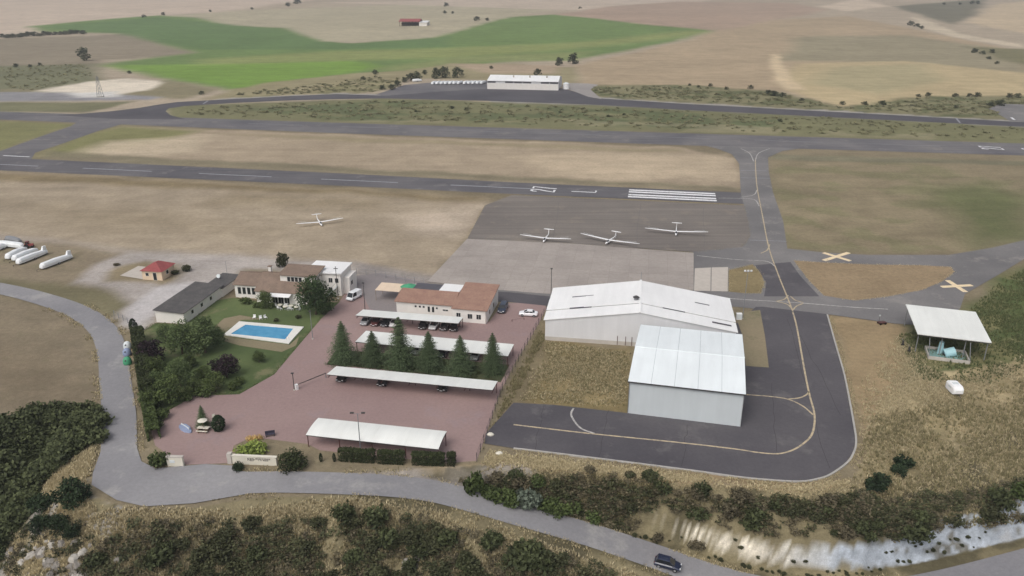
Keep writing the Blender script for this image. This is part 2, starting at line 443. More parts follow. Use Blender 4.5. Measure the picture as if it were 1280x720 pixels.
# ------------------------------------------------------------------ the ground sheet
def axis(parts):
    out = []
    for a, b, s in parts: out += list(np.arange(a, b, s))
    return np.array(out)
half = axis([(0,75,.6),(75,130,1.0),(130,260,2.0),(260,700,5.0),(700,1600,15.0),(1600,4600,120.0)])
XS = np.concatenate([-half[:0:-1], half]); YS = axis([(30,84,.9),(84,114,.32),(116,170,.85),(170,420,1.5),(420,900,4.0),(900,2000,12.0),(2000,6500,90.0)])
gx, gy = np.meshgrid(XS, YS); gz = H(gx, gy)
col = np.empty(gx.shape+(3,), np.float32); col[:] = lin((172,154,128)); col[gy < 430] = lin((132,118,90))
jx = gx+(fbm(gx/14, gy/14, 1)-.5)*7+(fbm(gx/90, gy/90, 5)-.5)*np.clip((gy-420)/30, 0, 14)
jy = gy+(fbm(gx/14, gy/14, 9)-.5)*7+(fbm(gx/90, gy/90, 13)-.5)*np.clip((gy-420)/30, 0, 14)
def field(px, c, feather=2.0, amt=1.0, world=False, patch=None):
    """a patch of ground of one natural colour; patch=(size, threshold) breaks it up"""
    pts = px if world else [G(*p)[:2] for p in px]
    x0 = min(p[0] for p in pts)-feather-20; x1 = max(p[0] for p in pts)+feather+20
    y0 = min(p[1] for p in pts)-feather-20; y1 = max(p[1] for p in pts)+feather+20
    i0, i1 = np.searchsorted(YS, [y0, y1]); j0, j1 = np.searchsorted(XS, [x0, x1])
    if i1 <= i0 or j1 <= j0: return
    sx, sy = jx[i0:i1, j0:j1], jy[i0:i1, j0:j1]
    d = polydist(sx, sy, pts, True)[0]; d = np.where(inside(sx, sy, pts), d, -d)
    a = np.clip(.5+d/(2*feather), 0, 1)*amt
    if patch:
        n = fbm(sx/patch[0], sy/patch[0]*1.5, 21, 5); a = a*np.clip((n-patch[1])/.08+.5, 0, 1)
    col[i0:i1, j0:j1] = col[i0:i1, j0:j1]*(1-a[..., None])+np.array(lin(c))*a[..., None]
# far country
field([(-200,60),(0,44),(130,26),(300,12),(400,-2),(-200,-2)], (196,174,150), 20)
field([(200,20),(330,12),(500,6),(690,12),(640,22),(540,50),(440,52),(400,52),(350,38),(290,32)], (172,160,128), 10)
field([(400,3),(700,-2),(900,-2),(800,14),(690,12),(500,6)], (190,170,146), 10)
field([(690,18),(760,8),(850,2),(990,4),(1035,12),(960,28),(900,40),(760,27)], (170,142,118), 10)
field([(720,82),(895,40),(960,26),(1060,20),(1160,40),(1280,64),(1480,100),(1480,150),(1280,122),(1050,134),(980,115),(725,106)], (172,148,114), 6)
field([(970,76),(1000,46),(1130,44),(1290,66),(1290,92),(1100,78)], (150,138,106), 10)
field([(978,92),(1000,80),(1130,76),(1290,92),(1290,120),(1120,129),(1045,133),(985,112)], (184,162,116), 5)
field([(1040,84),(1150,80),(1180,100),(1100,118),(1010,104)], (160,150,108), 9, .7)
field([(964,68),(974,68),(990,100),(1010,112),(985,112),(966,100)], (204,178,136), 3)
field([(1115,8),(1180,3),(1235,-2),(1215,22),(1190,30),(1160,22)], (118,112,90), 8)
field([(1140,20),(1165,28),(1200,42),(1280,55),(1280,60),(1190,46),(1150,34)], (196,178,148), 4)
field([(1210,28),(1245,5),(1330,-2),(1400,50),(1290,44)], (194,170,134), 9)
field([(1210,58),(1300,62),(1300,84),(1245,74)], (122,116,78), 8)
field([(1020,8),(1080,-2),(1110,8),(1060,14)], (200,178,150), 8)
field([(-120,52),(0,49),(110,45),(168,42),(243,66),(225,70),(130,76),(115,100),(60,112),(-120,122)], (142,128,104), 8)
field([(-120,85),(0,82),(115,80),(130,100),(60,112),(-120,120)], (114,114,80), 8)
field([(35,33),(130,24),(200,19),(250,22),(290,32),(355,35),(400,52),(440,54),(540,47),(640,21),(692,18),(800,30),(896,38),(790,62),(715,76),(640,76),(520,92),(430,100),(330,110),(285,112),(215,99),(128,80),(243,66),(168,42),(60,40)], (104,132,62), 8)
field([(50,34),(200,21),(350,36),(400,52),(440,54),(560,46),(560,58),(420,62),(250,62),(150,42)], (90,122,62), 8, .8)
field([(130,82),(250,80),(440,76),(480,84),(400,97),(330,109),(290,111),(215,98)], (112,150,46), 8)
field([(250,74),(420,64),(560,60),(700,54),(870,38),(890,41),(700,63),(560,73),(420,76),(250,81)], (142,148,76), 14, .75)
field([(470,86),(560,72),(740,64),(715,75),(600,78),(520,92)], (130,140,76), 12)
field([(300,110),(330,104),(440,92),(510,88),(560,80),(640,80),(690,84),(720,84),(725,104),(620,100),(510,98),(470,114),(250,124)], (150,138,98), 4)
field([(560,80),(700,82),(690,92),(610,92)], (172,148,118), 5)
field([(300,118),(420,100),(500,96),(480,116),(280,124)], (126,122,78), 5, .9, patch=(14,.5))
field([(728,106),(860,106),(980,116),(1050,134),(1160,120),(1300,120),(1300,154),(1100,142),(850,128),(738,122)], (128,122,84), 4)
field([(728,106),(860,106),(980,116),(1050,134),(1160,120),(1300,120),(1300,154),(1100,142),(850,128),(738,122)], (92,98,58), 4, .9, patch=(9,.54))
field([(-120,110),(60,111),(215,100),(270,112),(230,124),(200,122),(0,120)], (134,124,90), 4)
field([(48,113),(110,102),(165,98),(208,103),(192,112),(140,120),(80,119)], (214,200,176), 3)
field([(-120,116),(0,115),(80,115),(205,121),(190,125),(0,127),(-120,127)], (138,136,138), 2.5)
field([(84,116),(150,114),(150,121),(100,122)], (204,200,192), 3)
for a_, b_ in (([(742,121.5),(850,128),(1290,151.5)], [(1290,155),(850,131),(742,124.5)]), ([(610,124.5),(742,129),(850,136),(1290,157.5)], [(1290,160.5),(850,139.5),(742,132.5),(610,127.6)]), ([(270,123.5),(420,116.6),(480,117)], [(480,120),(420,119),(270,127)])): field(a_+b_, (158,152,144), .7)
# airfield strips
field([(-120,128),(170,127),(110,141),(-120,138)], (118,116,80), 2.5)
field([(206,132),(480,123),(740,131),(1290,159),(1420,166),(1420,184),(1290,180),(850,166),(420,153),(212,147)], (118,116,76), 2.5)
field([(300,136),(480,126),(740,134),(980,148),(960,162),(420,150)], (92,102,62), 4, .9, patch=(16,.5))
field([(600,146),(900,156),(1290,172),(1290,178),(850,164),(420,151)], (156,144,110), 2, .45, patch=(20,.5))
field([(-120,150),(0,151),(98,155),(0,188),(-120,186)], (124,122,72), 3)
field([(40,197),(152,157),(420,168),(850,184),(922,200),(924,240),(640,227),(430,216)], (166,146,118), 2)
field([(40,197),(90,172),(152,157),(250,163),(200,178),(110,195)], (124,122,70), 5)
field([(90,192),(140,176),(260,170),(240,190),(160,200)], (192,172,140), 6, .85)
field([(640,196),(780,190),(905,193),(915,224),(700,220)], (188,166,134), 6, .85)
field([(240,166),(420,171),(850,187),(850,191),(420,176)], (146,132,96), 3, .8)
field([(45,198),(430,216),(924,240),(924,234),(430,209),(60,190)], (120,112,84), 2.5, .85)
field([(-120,206),(600,246),(608,258),(535,352),(440,334),(230,314),(0,298),(-120,290)], (162,144,118), 2)
field([(-120,208),(600,246),(600,253),(430,243),(0,226),(-120,226)], (134,116,82), 3)
field([(490,268),(608,256),(576,298),(520,292)], (190,170,146), 5, .9)
field([(300,240),(480,250),(470,262),(250,256)], (142,124,92), 6, .6)
field([(0,250),(200,262),(330,292),(100,288)], (146,128,98), 8, .5)
field([(-120,285),(0,292),(180,312),(440,326),(530,345),(530,356),(440,342),(180,322),(-60,305)], (166,152,138), 2.5, .9)
field([(963,192),(1290,203),(1420,206),(1420,296),(1290,299),(1190,317),(1085,317),(984,310),(966,240)], (138,123,92), 2.5)
field([(963,192),(1290,203),(1420,206),(1420,296),(1290,299),(1190,317),(1085,317),(984,310),(966,240)], (114,114,72), 3, .5, patch=(15,.54))
field([(1150,235),(1230,228),(1300,250),(1290,298),(1220,312),(1190,270)], (96,104,58), 8, .8)
field([(963,192),(1290,203),(1290,208),(965,200)], (116,112,86), 2, .8)
field([(990,325),(1085,330),(1192,336),(1152,364),(1068,377),(1022,368)], (150,122,82), 1.6)
field([(908,336),(944,330),(956,352),(950,370),(908,366)], (140,116,66), 1.2)
# around the buildings
field([(-60,300),(0,300),(90,305),(160,316),(100,350),(60,352),(-60,340)], (140,124,98), 2)
field([(0,310),(95,315),(95,338),(0,330)], (116,108,76), 2.5, .7, patch=(5,.45))
field([(-120,338),(0,345),(70,352),(120,362),(168,378),(160,386),(140,398),(100,384),(0,357),(-120,346)], (118,110,78), 1.5)
field([(96,352),(118,330),(160,314),(240,318),(330,322),(436,332),(440,346),(300,336),(285,352),(240,360),(196,400),(160,398),(142,398),(150,388),(165,378),(130,362)], (168,158,150), 1.8)
field([(160,386),(196,362),(240,352),(262,352),(196,396),(190,408),(160,404)], (186,180,178), 1.5)
field([(132,352),(142,336),(178,326),(225,330),(222,350),(205,356),(150,352)], (140,124,92), 1.5)
field([(440,326),(540,340),(700,366),(690,384),(640,372),(530,356),(440,346)], (140,132,128), 1.5, .8)
field([(-120,360),(0,368),(92,394),(122,440),(128,500),(60,512),(0,528),(-120,530)], (132,117,92), 1.5)
field([(-120,420),(60,440),(120,478),(118,490),(0,500),(-120,500)], (120,104,80), 6, .6)
field([(640,508),(682,424),(792,438),(786,520),(690,508)], (122,106,66), 1)
field([(650,500),(690,450),(780,460),(780,505)], (148,128,84), 3, .7, patch=(5,.5))
field([(608,545),(640,470),(684,400),(690,430),(650,505)], (120,106,76), 1.2)
field([(1034,392),(1120,406),(1150,472),(1110,500),(1085,570),(1062,606),(1070,550)], (154,130,92), 1.5)
field([(1206,386),(1250,345),(1420,290),(1420,420),(1260,470),(1140,478),(1130,405)], (86,100,52), 2.5)
field([(1206,386),(1250,345),(1420,290),(1420,420),(1260,470),(1140,478),(1130,405)], (132,122,78), 3, .7, patch=(6,.56))
field([(460,612),(500,596),(600,578),(700,580),(850,592),(1000,606),(1062,598),(1072,616),(1000,622),(850,612),(700,598),(600,590)], (146,122,84), 1.5)
# slopes
sl = ~inside(gx, gy, PLAT); dE = polydist(gx[sl], gy[sl], PLAT, True)[0]; dcr, zr_, sd_, xn_ = polydist(gx[sl], gy[sl], ROAD)
n1 = fbm(gx[sl]/7, gy[sl]/7, 60, 5); n2 = fbm(gx[sl]/2.6, gy[sl]/2.6, 66, 4)
cs = np.empty((sl.sum(), 3)); cs[:] = lin((130,118,84))
k = np.clip((n1-.5)/.1+.5, 0, 1)[:, None]; cs = cs*(1-k)+np.array(lin((96,88,62)))*k
north = sd_ > 0; dr_ = np.maximum(dcr-4.2, 0); tpar = dr_/(dE+dr_+1e-6)
rightgrass = (gx[sl] > 52) & north
kk = (np.clip((gx[sl]-50)/8, 0, 1)*north*np.clip((tpar-.45)/.2, 0, 1))[:, None]*.85
cs = cs*(1-kk)+(np.array(lin((178,158,114)))*(1-k*.5)+np.array(lin((120,108,66)))*k*.5)*kk
zg_ = gz[sl]; n3 = fbm(gx[sl]/2.0, (gy[sl]+zg_)/1.6, 97, 4); n4 = fbm(gx[sl]/1.3, (gy[sl]+zg_)/1.1, 99, 4)
cl = np.clip((xn_-17)/4, 0, 1)*np.clip((112-xn_)/8, 0, 1); cw = (3.5+(n4-.5)*1.5+(n1-.5)*1.4)*np.clip((xn_-13)/8, .5, 1)*np.clip((100-xn_)/14, .5, 1); cw = np.minimum(cw, (.27+.12*(n4-.5))*(dE+dr_))
cl = (cl > .3)*north*np.clip((dr_-.5-.4*n3)/.2, 0, 1)*np.clip((cw-dr_)/.25, 0, 1)
cl = cl*(1-.75*np.clip((n3-.60)/.04, 0, 1))
tint = np.clip((xn_-36)/14, 0, 1)[:, None]
cs = cs*(1-cl[:, None])+(np.array(lin((222,212,190)))*(1-tint)+np.array(lin((166,176,188)))*tint)*(.55+.9*n4)[:, None]*cl[:, None]
dk = np.clip((dr_-10)/10, 0, 1)*(~north); cs = cs*(1-.4*dk[:, None])+np.array(lin((88,82,56)))*.4*dk[:, None]
rk = np.clip((-52-gx[sl])/6, 0, 1)*(~north)*np.clip((108-gy[sl])/6, 0, 1)*np.clip((n2-.42)/.1, 0, 1)
cs = cs*(1-rk[:, None])+np.array(lin((142,136,126)))*rk[:, None]
col[sl] = cs
field([(1226,634),(1234,640),(1258,648),(1292,644),(1292,656),(1244,664)], (176,178,180), .5, .9, patch=(1.6,.48))
# gravel lane beside the access road (laid on the bank, so it belongs to the ground)
field([(430,597),(480,590),(530,588.5),(600,580),(660,577),(668,584),(600,590),(560,601),(530,605),(500,601),(470,603)], (146,138,130), .8)
# broad unevenness of growth
bn = fbm(gx/40, gy/40*1.3, 71, 5)[..., None]; col *= .86+.28*bn
fine = fbm(gx/6, gy/6, 77, 4)[..., None]; col *= np.where(gy[..., None] < 300, .84+.32*fine, 1)
ny, nx = gx.shape; idx = np.arange(nx*ny).reshape(ny, nx)
quads = np.stack([idx[:-1,:-1], idx[:-1,1:], idx[1:,1:], idx[1:,:-1]], -1).reshape(-1, 4)
gme = mesh_np('ground', np.stack([gx, gy, gz], -1).reshape(-1, 3), quads, M['ground'], None, True)
ca = gme.color_attributes.new('Col', 'FLOAT_COLOR', 'POINT')
ca.data.foreach_set('color', np.concatenate([col.reshape(-1, 3), np.ones((nx*ny, 1), np.float32)], 1).astype(np.float32).ravel())
struct(link('ground', gme), 'dry grass plateau with fields beyond and a scrubby slope in front')

# ------------------------------------------------------------------ paved surfaces
S = {}
S['lawn'] = sheet('lawn', [(168,420),(195,404),(230,406),(268,376),(292,372),(330,378),(372,376),(424,378),(402,398),(380,424),(358,450),(343,468),(299,493),(243,495),(205,516),(186,536),(176,500)], M['lawn'], 'mown green lawn around the swimming pool')
S['bare'] = sheet('bare_turf', [(264,412),(280,398),(300,394),(330,399),(302,400),(278,417),(284,421),(362,431),(374,420),(370,432),(352,440),(300,432),(272,424)], M['bare'], 'worn turf around the swimming pool')
S['yard'] = sheet('yard', [(436,346),(476,341),(535,354),(520,372),(500,402),(455,395),(446,372),(434,362)], M['yard'], 'grey paved yard beside the clubhouse')
S['red'] = sheet('parking_paving', [(232,581),(288,579),(292,557),(312,548),(336,549),(384,555),(400,563),(560,579),(596,576),(607,545),(625,490),(645,452),(668,414),(684,384),(672,378),(628,379),(612,402),(500,398),(462,386),(452,365),(434,363),(424,378),(402,398),(380,424),(358,450),(343,468),(299,493),(243,495),(208,515),(189,539),(194,557),(208,567)], M['red'], 'reddish paved car park and drive')
S['bed'] = sheet('planting_bed', [(408,456),(420,437),(470,441),(560,449),(637,456),(626,478),(560,471),(470,461)], M['bed'], 'planting bed with dark ground cover under the spruces')
S['strip'] = sheet('service_strip', [(624,362),(640,366),(700,372),(700,384),(640,378),(618,377)], M['dark_asphalt'], 'dark asphalt strip between concrete apron and car park')
def runpx(x, a, b): return a+b*x
S['run1'] = sheet('runway', [(-160,189.5),(0,197),(430,217),(640,228),(928,241),(930,255),(640,242.5),(430,232.5),(0,213),(-160,205.8)], M['runway'], 'runway with threshold stripes')
S['run2'] = sheet('runway', [(-160,134),(0,139.5),(420,153.5),(850,166.5),(1280,179.5),(1500,186),(1500,202),(1280,194.5),(850,181.5),(420,166.5),(0,149.5),(-160,143.5)], M['runway_old'], 'farther runway parallel to the first')
S['link'] = sheet('taxiway', [(-30,198),(6,187),(50,171),(88,158),(98,152),(100,148),(160,152),(150,156),(122,164),(80,179),(44,191),(39,199)], M['runway_old'], 'slanting link taxiway between the runways')
S['yfork'] = sheet('taxiway', [(70,144),(105,142),(140,139),(173,135),(200,130.5),(222,127.5),(280,124.5),(282,129.5),(232,132.5),(211,135.5),(207,139),(213,144),(232,149),(150,149)], M['back_road'], 'forked taxiway from far runway to the glider hangar road')
S['broad'] = sheet('hangar_road', [(270,125),(350,120.8),(420,117.6),(480,119.6),(560,113.5),(606,110.3),(705,110.5),(722,116),(742,122.5),(850,129.5),(1280,152.8),(1500,166),(1500,172),(1280,158.6),(850,137.2),(742,131),(610,126.2),(480,123.2),(420,124),(350,126),(270,130)], M['back_road'], 'dark asphalt road and apron in front of the far glider hangar')
S['bgrav'] = sheet('trailer_apron', [(470,118),(506,106.3),(537,103.4),(610,100.4),(616,110.6),(560,113.8),(480,120)], M['runway_old'], 'grey trailer parking beside the far hangar')
S['bgrav2'] = sheet('gravel_track', [(701,108),(712,104),(735,104.5),(748,106),(738,112),(752,124),(735,121)], M['gravel'], 'pale gravel track beside the far hangar')
S['rgrav'] = sheet('gravel_pad', [(1236,136),(1250,130),(1420,134),(1420,163),(1262,151)], M['taxi'], 'grey paved pad beside the far road')
S['apron'] = sheet('glider_apron', [(606,257),(640,244),(930,257),(936,280),(938,296),(928,309),(868,315.5),(712,305),(584,299)], M['apron_dark'], 'worn brown asphalt glider apron')
S['taxi'] = sheet('taxiway', [(880,182),(1000,186),(978,189),(960,197),(961,215),(966,240),(979,277),(984,311),(1030,316),(1085,319),(1186,319),(1240,310),(1300,296),(1420,268),(1420,282),(1300,312),(1246,345),(1206,368),(1200,386),(1170,408),(1119,405),(1033,393),(960,388),(920,384),(700,372),(640,366),(622,365),(623,361),(700,368),(866,364),(866,315),(928,309),(938,296),(936,280),(926,242),(924,205),(915,193),(896,186)], M['taxi'], 'grey taxiway crossing with worn yellow lines')
S['island1'] = sheet('grass_island', [(992,326),(1020,328),(1085,331),(1150,332),(1188,334),(1193,340),(1178,352),(1152,363),(1110,371),(1068,376),(1030,370),(1012,352)], None or M['ground'], 'dry grass island between the taxiways')
S['island2'] = sheet('grass_island', [(911,338),(925,335),(941,331),(952,343),(955,354),(951,367),(930,367),(911,365)], M['ground'], 'small olive grass island beside the pale slabs')
for k_, cc_ in (('island1', (150,126,92)), ('island2', (138,120,80))):
    me_ = S[k_][ 'label'] and S[k_].data
    a_ = me_.color_attributes.new('Col', 'FLOAT_COLOR', 'POINT')
    for q_ in a_.data: q_.color = (*lin(cc_), 1)
S['south'] = sheet('hangar_apron', [(606,555),(607,543),(642,504),(691,506.5),(785,517),(790,500),(800,440),(920,405),(945,384),(954,384),(1033,393),(1046,440),(1055,472),(1066,530),(1069,553),(1066,566),(1058,578),(1037,593),(1020,599),(999,602),(960,600),(919,596),(850,586),(691,566.5),(642,561)], M['dark_asphalt'], 'dark asphalt apron around the two hangars')
S['side'] = sheet('side_strip', [(918,392),(950,388),(956,420),(961,460),(932,458),(928,420)], M['bare'], 'weedy strip beside the hangars')
S['newpatch'] = sheet('asphalt_patch', [(944,332),(988,328),(1000,345),(1024,371),(955,371),(958,354)], M['dark_asphalt'], 'newer dark asphalt at the taxiway crossing')
S['house_pad'] = sheet('house_terrace', [(150,345),(173,333),(182,334),(181,350)], M['pale_slab'], 'pale concrete terrace beside the small house')

# concrete apron: one slab after another, joints between
PAD = [P(*p)[:2] for p in [(584,299),(712,305),(867,316.5),(867,363),(700,369),(622,363),(534,352.6)]]
padbase = sheet('concrete_apron', PAD, M['joint'], 'pale concrete slab apron behind the hangars', world=True)
zpad = padbase.location.z+.02
ax = Vector((math.cos(-RUNROT), math.sin(-RUNROT), 0)); ay = Vector((-ax.y, ax.x, 0)); o0 = Vector((*P(534,352.6)[:2], 0))
slm = None; SL = 5.0
SHEETS.append((PAD, zpad, padbase))
def clip(poly, box):
    for axis_, lim, sgn in ((0, box[0], 1), (0, box[1], -1), (1, box[2], 1), (1, box[3], -1)):
        out = []
        for i in range(len(poly)):
            a = poly[i]; b = poly[(i+1) % len(poly)]; da = sgn*(a[axis_]-lim); db = sgn*(b[axis_]-lim)
            if da >= 0: out.append(a)
            if (da >= 0) != (db >= 0):
                t_ = da/(da-db); out.append((a[0]+t_*(b[0]-a[0]), a[1]+t_*(b[1]-a[1])))
        poly = out
        if len(poly) < 3: return []
    return poly
padl = [((Vector((*p, 0))-o0).dot(ax), (Vector((*p, 0))-o0).dot(ay)) for p in PAD]
if sum(padl[i][0]*padl[(i+1)%len(padl)][1]-padl[(i+1)%len(padl)][0]*padl[i][1] for i in range(len(padl))) < 0: padl = padl[::-1]
full = None
for i in range(-8, 20):
    for j in range(-8, 16):
        c_ = clip(padl, (i*SL+.025, (i+1)*SL-.025, j*SL+.025, (j+1)*SL-.025))
        ar = abs(sum(c_[q][0]*c_[(q+1)%len(c_)][1]-c_[(q+1)%len(c_)][0]*c_[q][1] for q in range(len(c_))))/2 if c_ else 0
        if ar < .6: continue
        ce = o0+ax*((i+.5)*SL)+ay*((j+.5)*SL)
        whole = ar > (SL-.05)**2*.999
        if whole and full: me_ = full
        else:
            b_ = MB().prism([(q[0]-(i+.5)*SL, q[1]-(j+.5)*SL) for q in c_], -.018, 0)
            me_ = bpy.data.meshes.new('concrete_slab'); me_.from_pydata(b_.v, [], b_.f); me_.update(); me_.materials.append(M['slab'])
            if whole: full = me_
        o = link('concrete_slab', me_, padbase, (ce.x-padbase.location.x, ce.y-padbase.location.y, .02)); o.rotation_euler = (0, 0, -RUNROT)
for q in ([(868.5,336),(888.5,335),(888,364.5),(867.5,364)], [(889.5,335),(910,334.5),(909.5,365),(889,364.7)]):
    o = sheet('pale_slab', q, M['pale_slab'], 'pale concrete slab next to the olive grass island')
    o['kind'] = 'structure'

# the access road follows the slope
def roadribbon(name, pts, wl, mat, dz):
    v = []; f = []
    for i, p in enumerate(pts):
        a = pts[max(i-1,0)]; b = pts[min(i+1,len(pts)-1)]
        d = Vector((b[0]-a[0], b[1]-a[1])).normalized(); n = Vector((-d.y, d.x))
        w_ = wl(i/(len(pts)-1.0)) if callable(wl) else wl
        v += [(p[0]+n.x*w_, p[1]+n.y*w_, p[2]+dz), (p[0]-n.x*w_, p[1]-n.y*w_, p[2]+dz)]
    for i in range(len(pts)-1): f.append((2*i+1, 2*i+3, 2*i+2, 2*i))
    me = bpy.data.meshes.new(name); me.from_pydata(v, [], f); me.update(); me.materials.append(mat); return link(name, me)
ra = struct(roadribbon('access_road', smooth(ROAD, 3), 2.75, M['road'], .14), 'grey access road curving round the garden and down the slope')
SHEETS.append(([P(*p)[:2] for p in [(133,546),(116.4,591.6),(114.6,607),(146,626),(180.6,634),(243,630),(312.6,617.6),(430,614),(430,595),(299,590),(292,583),(257,581),(194.5,586.4),(177,577.7),(166.7,546.4)]], .165, ra))
jn = SHEETS[-1][0]
me_ = bpy.data.meshes.new('road_junction'); me_.from_pydata([(x, y, .155) for x, y in jn][::-1], [], [tuple(range(len(jn)))]); me_.update(); me_.materials.append(M['road'])
struct(link('road_junction', me_), 'grey asphalt junction in front of the car park entrance')
# painted edge and mouth of the yard
# kerb round the hangar apron
kp = smooth(pxs([(642,561.3),(691,567),(850,587),(919,596.6),(960,600.8),(999,602.8),(1020,600),(1038,594),(1059,579),(1067,566.5),(1070,553),(1067,530),(1056,472),(1047,440),(1034,394)]), 4)
kb = MB()
for i in range(len(kp)-1):
    a = Vector(kp[i]); b = Vector(kp[i+1]); d = (b-a).normalized(); n = Vector((-d.y, d.x))*.16
    b = b+d*.02
    kb.prism([(a.x-n.x,a.y-n.y),(b.x-n.x,b.y-n.y),(b.x+n.x,b.y+n.y),(a.x+n.x,a.y+n.y)], -.05, S['south'].location.z+.11)
struct(kb.build('kerb', M['kerb']), 'pale concrete kerb round the hangar apron')

# ------------------------------------------------------------------ painted markings (parts of their surface)
def line(par, l, w_, mat, sm=6, dz=.012): return ribbon('painted_line', pxs(l), w_, M[mat], S[par], dz, sm)
line('taxi', [(944,200),(946,232),(953,270),(961,310),(972,342),(984,372),(991,390)], .32, 'yellow_paint', 6, .03)
line('south', [(991,391),(996,410),(1006,466),(1012,495),(1017.4,515),(1018,530),(1014,545),(1003,556),(989,564),(971,568),(945,566),(919,562),(850,554),(732,542),(642,531.5)], .34, 'yellow_paint', 8)
line('south', [(717,511),(714,517),(716,524),(726,536),(743,542.5)], .34, 'pale_paint')
line('south', [(933,494),(960,496),(984,499.5),(1003,508),(1016,519)], .32, 'yellow_paint')
line('south', [(985,499.5),(999,498),(1008,494),(1011,490)], .32, 'yellow_paint')
line('taxi', [(860,368.5),(917,374),(974,377.5),(1005,379.5),(1066,384.5),(1110,387)], .38, 'pale_paint', 4, .02)
for l in ([(970,377.5),(980,375),(985,370)],[(972,378),(984,381),(990,387)],[(988,371),(994,376),(1004,379)],[(1004,380),(996,383),(991,388)]): line('taxi', l, .32, 'yellow_paint', 6, .05)
line('taxi', [(937,300.5),(983,302)], .4, 'dash_paint', 0, .02)
line('taxi', [(962,306),(959,313),(951,317)], .34, 'yellow_paint', 6, .02); line('taxi', [(871,320),(920,325),(957,327),(968,333)], .36, 'pale_paint', 6, .02)
line('taxi', [(926,213.2),(958,214)], .5, 'dash_paint', 0, .03); line('taxi', [(926,222.6),(962,223.2)], .5, 'dash_paint', 0, .03)
line('taxi', [(926,186),(937,192),(942,202)], .4, 'pale_paint', 6, .03); line('taxi', [(962,186),(948,192),(944,202)], .4, 'pale_paint', 6, .03)
line('taxi', [(898,248),(926,248.5),(943,250),(949,258)], .4, 'pale_paint', 6, .035); line('taxi', [(926,247),(942,244),(946,238)], .36, 'pale_paint', 6, .035)
M['crack'] = plain('crack', (58,55,58), .9); M['crack_pale'] = plain('crack_pale', (104,99,98), .9)
def crack(par, a, b, seed, m='crack', w_=.07):
    rs_ = random.Random(seed); a = Vector(P(*a)[:2]); b = Vector(P(*b)[:2]); n_ = 9
    ribbon('crack_seal', [a.lerp(b, i/n_)+Vector((rs_.uniform(-.25,.25), rs_.uniform(-.25,.25))) for i in range(n_+1)], w_, M[m], S[par], .009, 2)
for i, (a, b) in enumerate((((964,480),(970,566)),((985,400),(1035,585)),((760,514),(748,572)),((860,532),(852,584)),((680,508),(668,562)),((1000,420),(1052,520)))): crack('south', a, b, i)
for i, (a, b) in enumerate((((620,262),(930,270)),((612,275),(935,290)),((700,250),(690,303)),((800,256),(795,309)),((880,258),(880,314)))): crack('apron', a, b, 20+i, 'crack_pale', .10)
for i, (a, b) in enumerate((((150,462+70),(164,600)),((255,586),(245,628)),((340,588),(335,614)))): pass
# runway axes
def axisline(a, b):
    a = Vector(P(*a)[:2]); b = Vector(P(*b)[:2]); d = (b-a).normalized(); return a, d, (b-a).length
A1, D1, L1 = axisline((930,248.2), (-100,201)); A2, D2, L2 = axisline((1440,191.5), (-100,141))
def dashes(par, A, D, s0, s1, on_, off, w_):
    s = s0
    while s < s1:
        ribbon('centreline_dash', [A+D*s, A+D*(s+on_)], w_, M['dash_near' if par == 'run1' else 'dash_far'], S[par], .012, 0); s += on_+off
dashes('run1', A1, D1, 74, 330, 30, 20, .9); dashes('run2', A2, D2, 85, 420, 30, 20, .8)
def stroke(par, A, D, s, q, pts, w_, mat='white_paint'):
    """digits: local u = pilot's right, v = up the digit (along D)"""
    N = Vector((D.y, -D.x))                       # right of somebody heading along D
    ribbon('runway_numeral', [A+D*(s+v)+N*(q+u) for u, v in pts], w_, M[mat], S[par], .014, 0)
TWO = [(-1.3,6.6),(-1.1,7.9),(-.4,8.7),(.5,8.7),(1.2,8.0),(1.3,6.8),(.9,5.4),(-.3,3.2),(-1.3,.5),(1.5,.5)]
SEVEN = [(-1.4,8.5),(1.3,8.5),(.6,5.6),(-.1,2.8),(-.4,0)]
LET_L = [(-1.1,9),(-1.1,.45),(1.3,.45)]; LET_R = [(-1.2,0),(-1.2,8.5),(.4,8.5),(1.2,7.6),(1.2,5.8),(.4,4.8),(-1.0,4.6),(1.3,0)]
def pos_on(A, D, px, py): return (Vector(P(px,py)[:2])-A).dot(D)
sN = pos_on(A1, D1, 694, 240)
stroke('run1', A1, D1, sN, -1.9, TWO, .85); stroke('run1', A1, D1, sN, 1.9, SEVEN, .85)
stroke('run1', A1, D1, pos_on(A1, D1, 746, 241), 0, LET_L, .75)
for q in (-4.6,-1.9,1.9,4.6):
    s_ = pos_on(A1, D1, 895, 247); N = Vector((D1.y, -D1.x))
    ribbon('threshold_stripe', [A1+D1*s_+N*q, A1+D1*(s_+30)+N*q], 1.7, M['white_paint'], S['run1'], .014, 0)
sN = pos_on(A2, D2, 1252, 185)
stroke('run2', A2, D2, sN, -2.0, TWO, .9); stroke('run2', A2, D2, sN, 2.0, SEVEN, .9)
stroke('run2', A2, D2, pos_on(A2, D2, 1304, 187), 0, LET_R, .85)
line('broad', [(1195,147.5),(1200,153.8)], .9, 'dash_paint', 0, .02); line('broad', [(1264,147),(1268,150)], 1.2, 'white_paint', 0, .02)
line('link', [(4,194.6),(37,196.2)], .8, 'white_paint', 0, .02); line('yfork', [(254,130),(260,126)], .9, 'dash_paint', 0, .02)
# closed-taxiway crosses
for arms in ((((1029,316.3),(1063,326.6)),((1029.5,326.2),(1061,316.2))), (((1184,350.8),(1207,365.6)),((1176.5,359.2),(1215,357.0)))):
    for k_, (a_, b_) in enumerate(arms): ribbon('cross_arm', pxs([a_, b_]), 1.35, M['cream_paint'], S['taxi'], .03+.006*k_, 0)

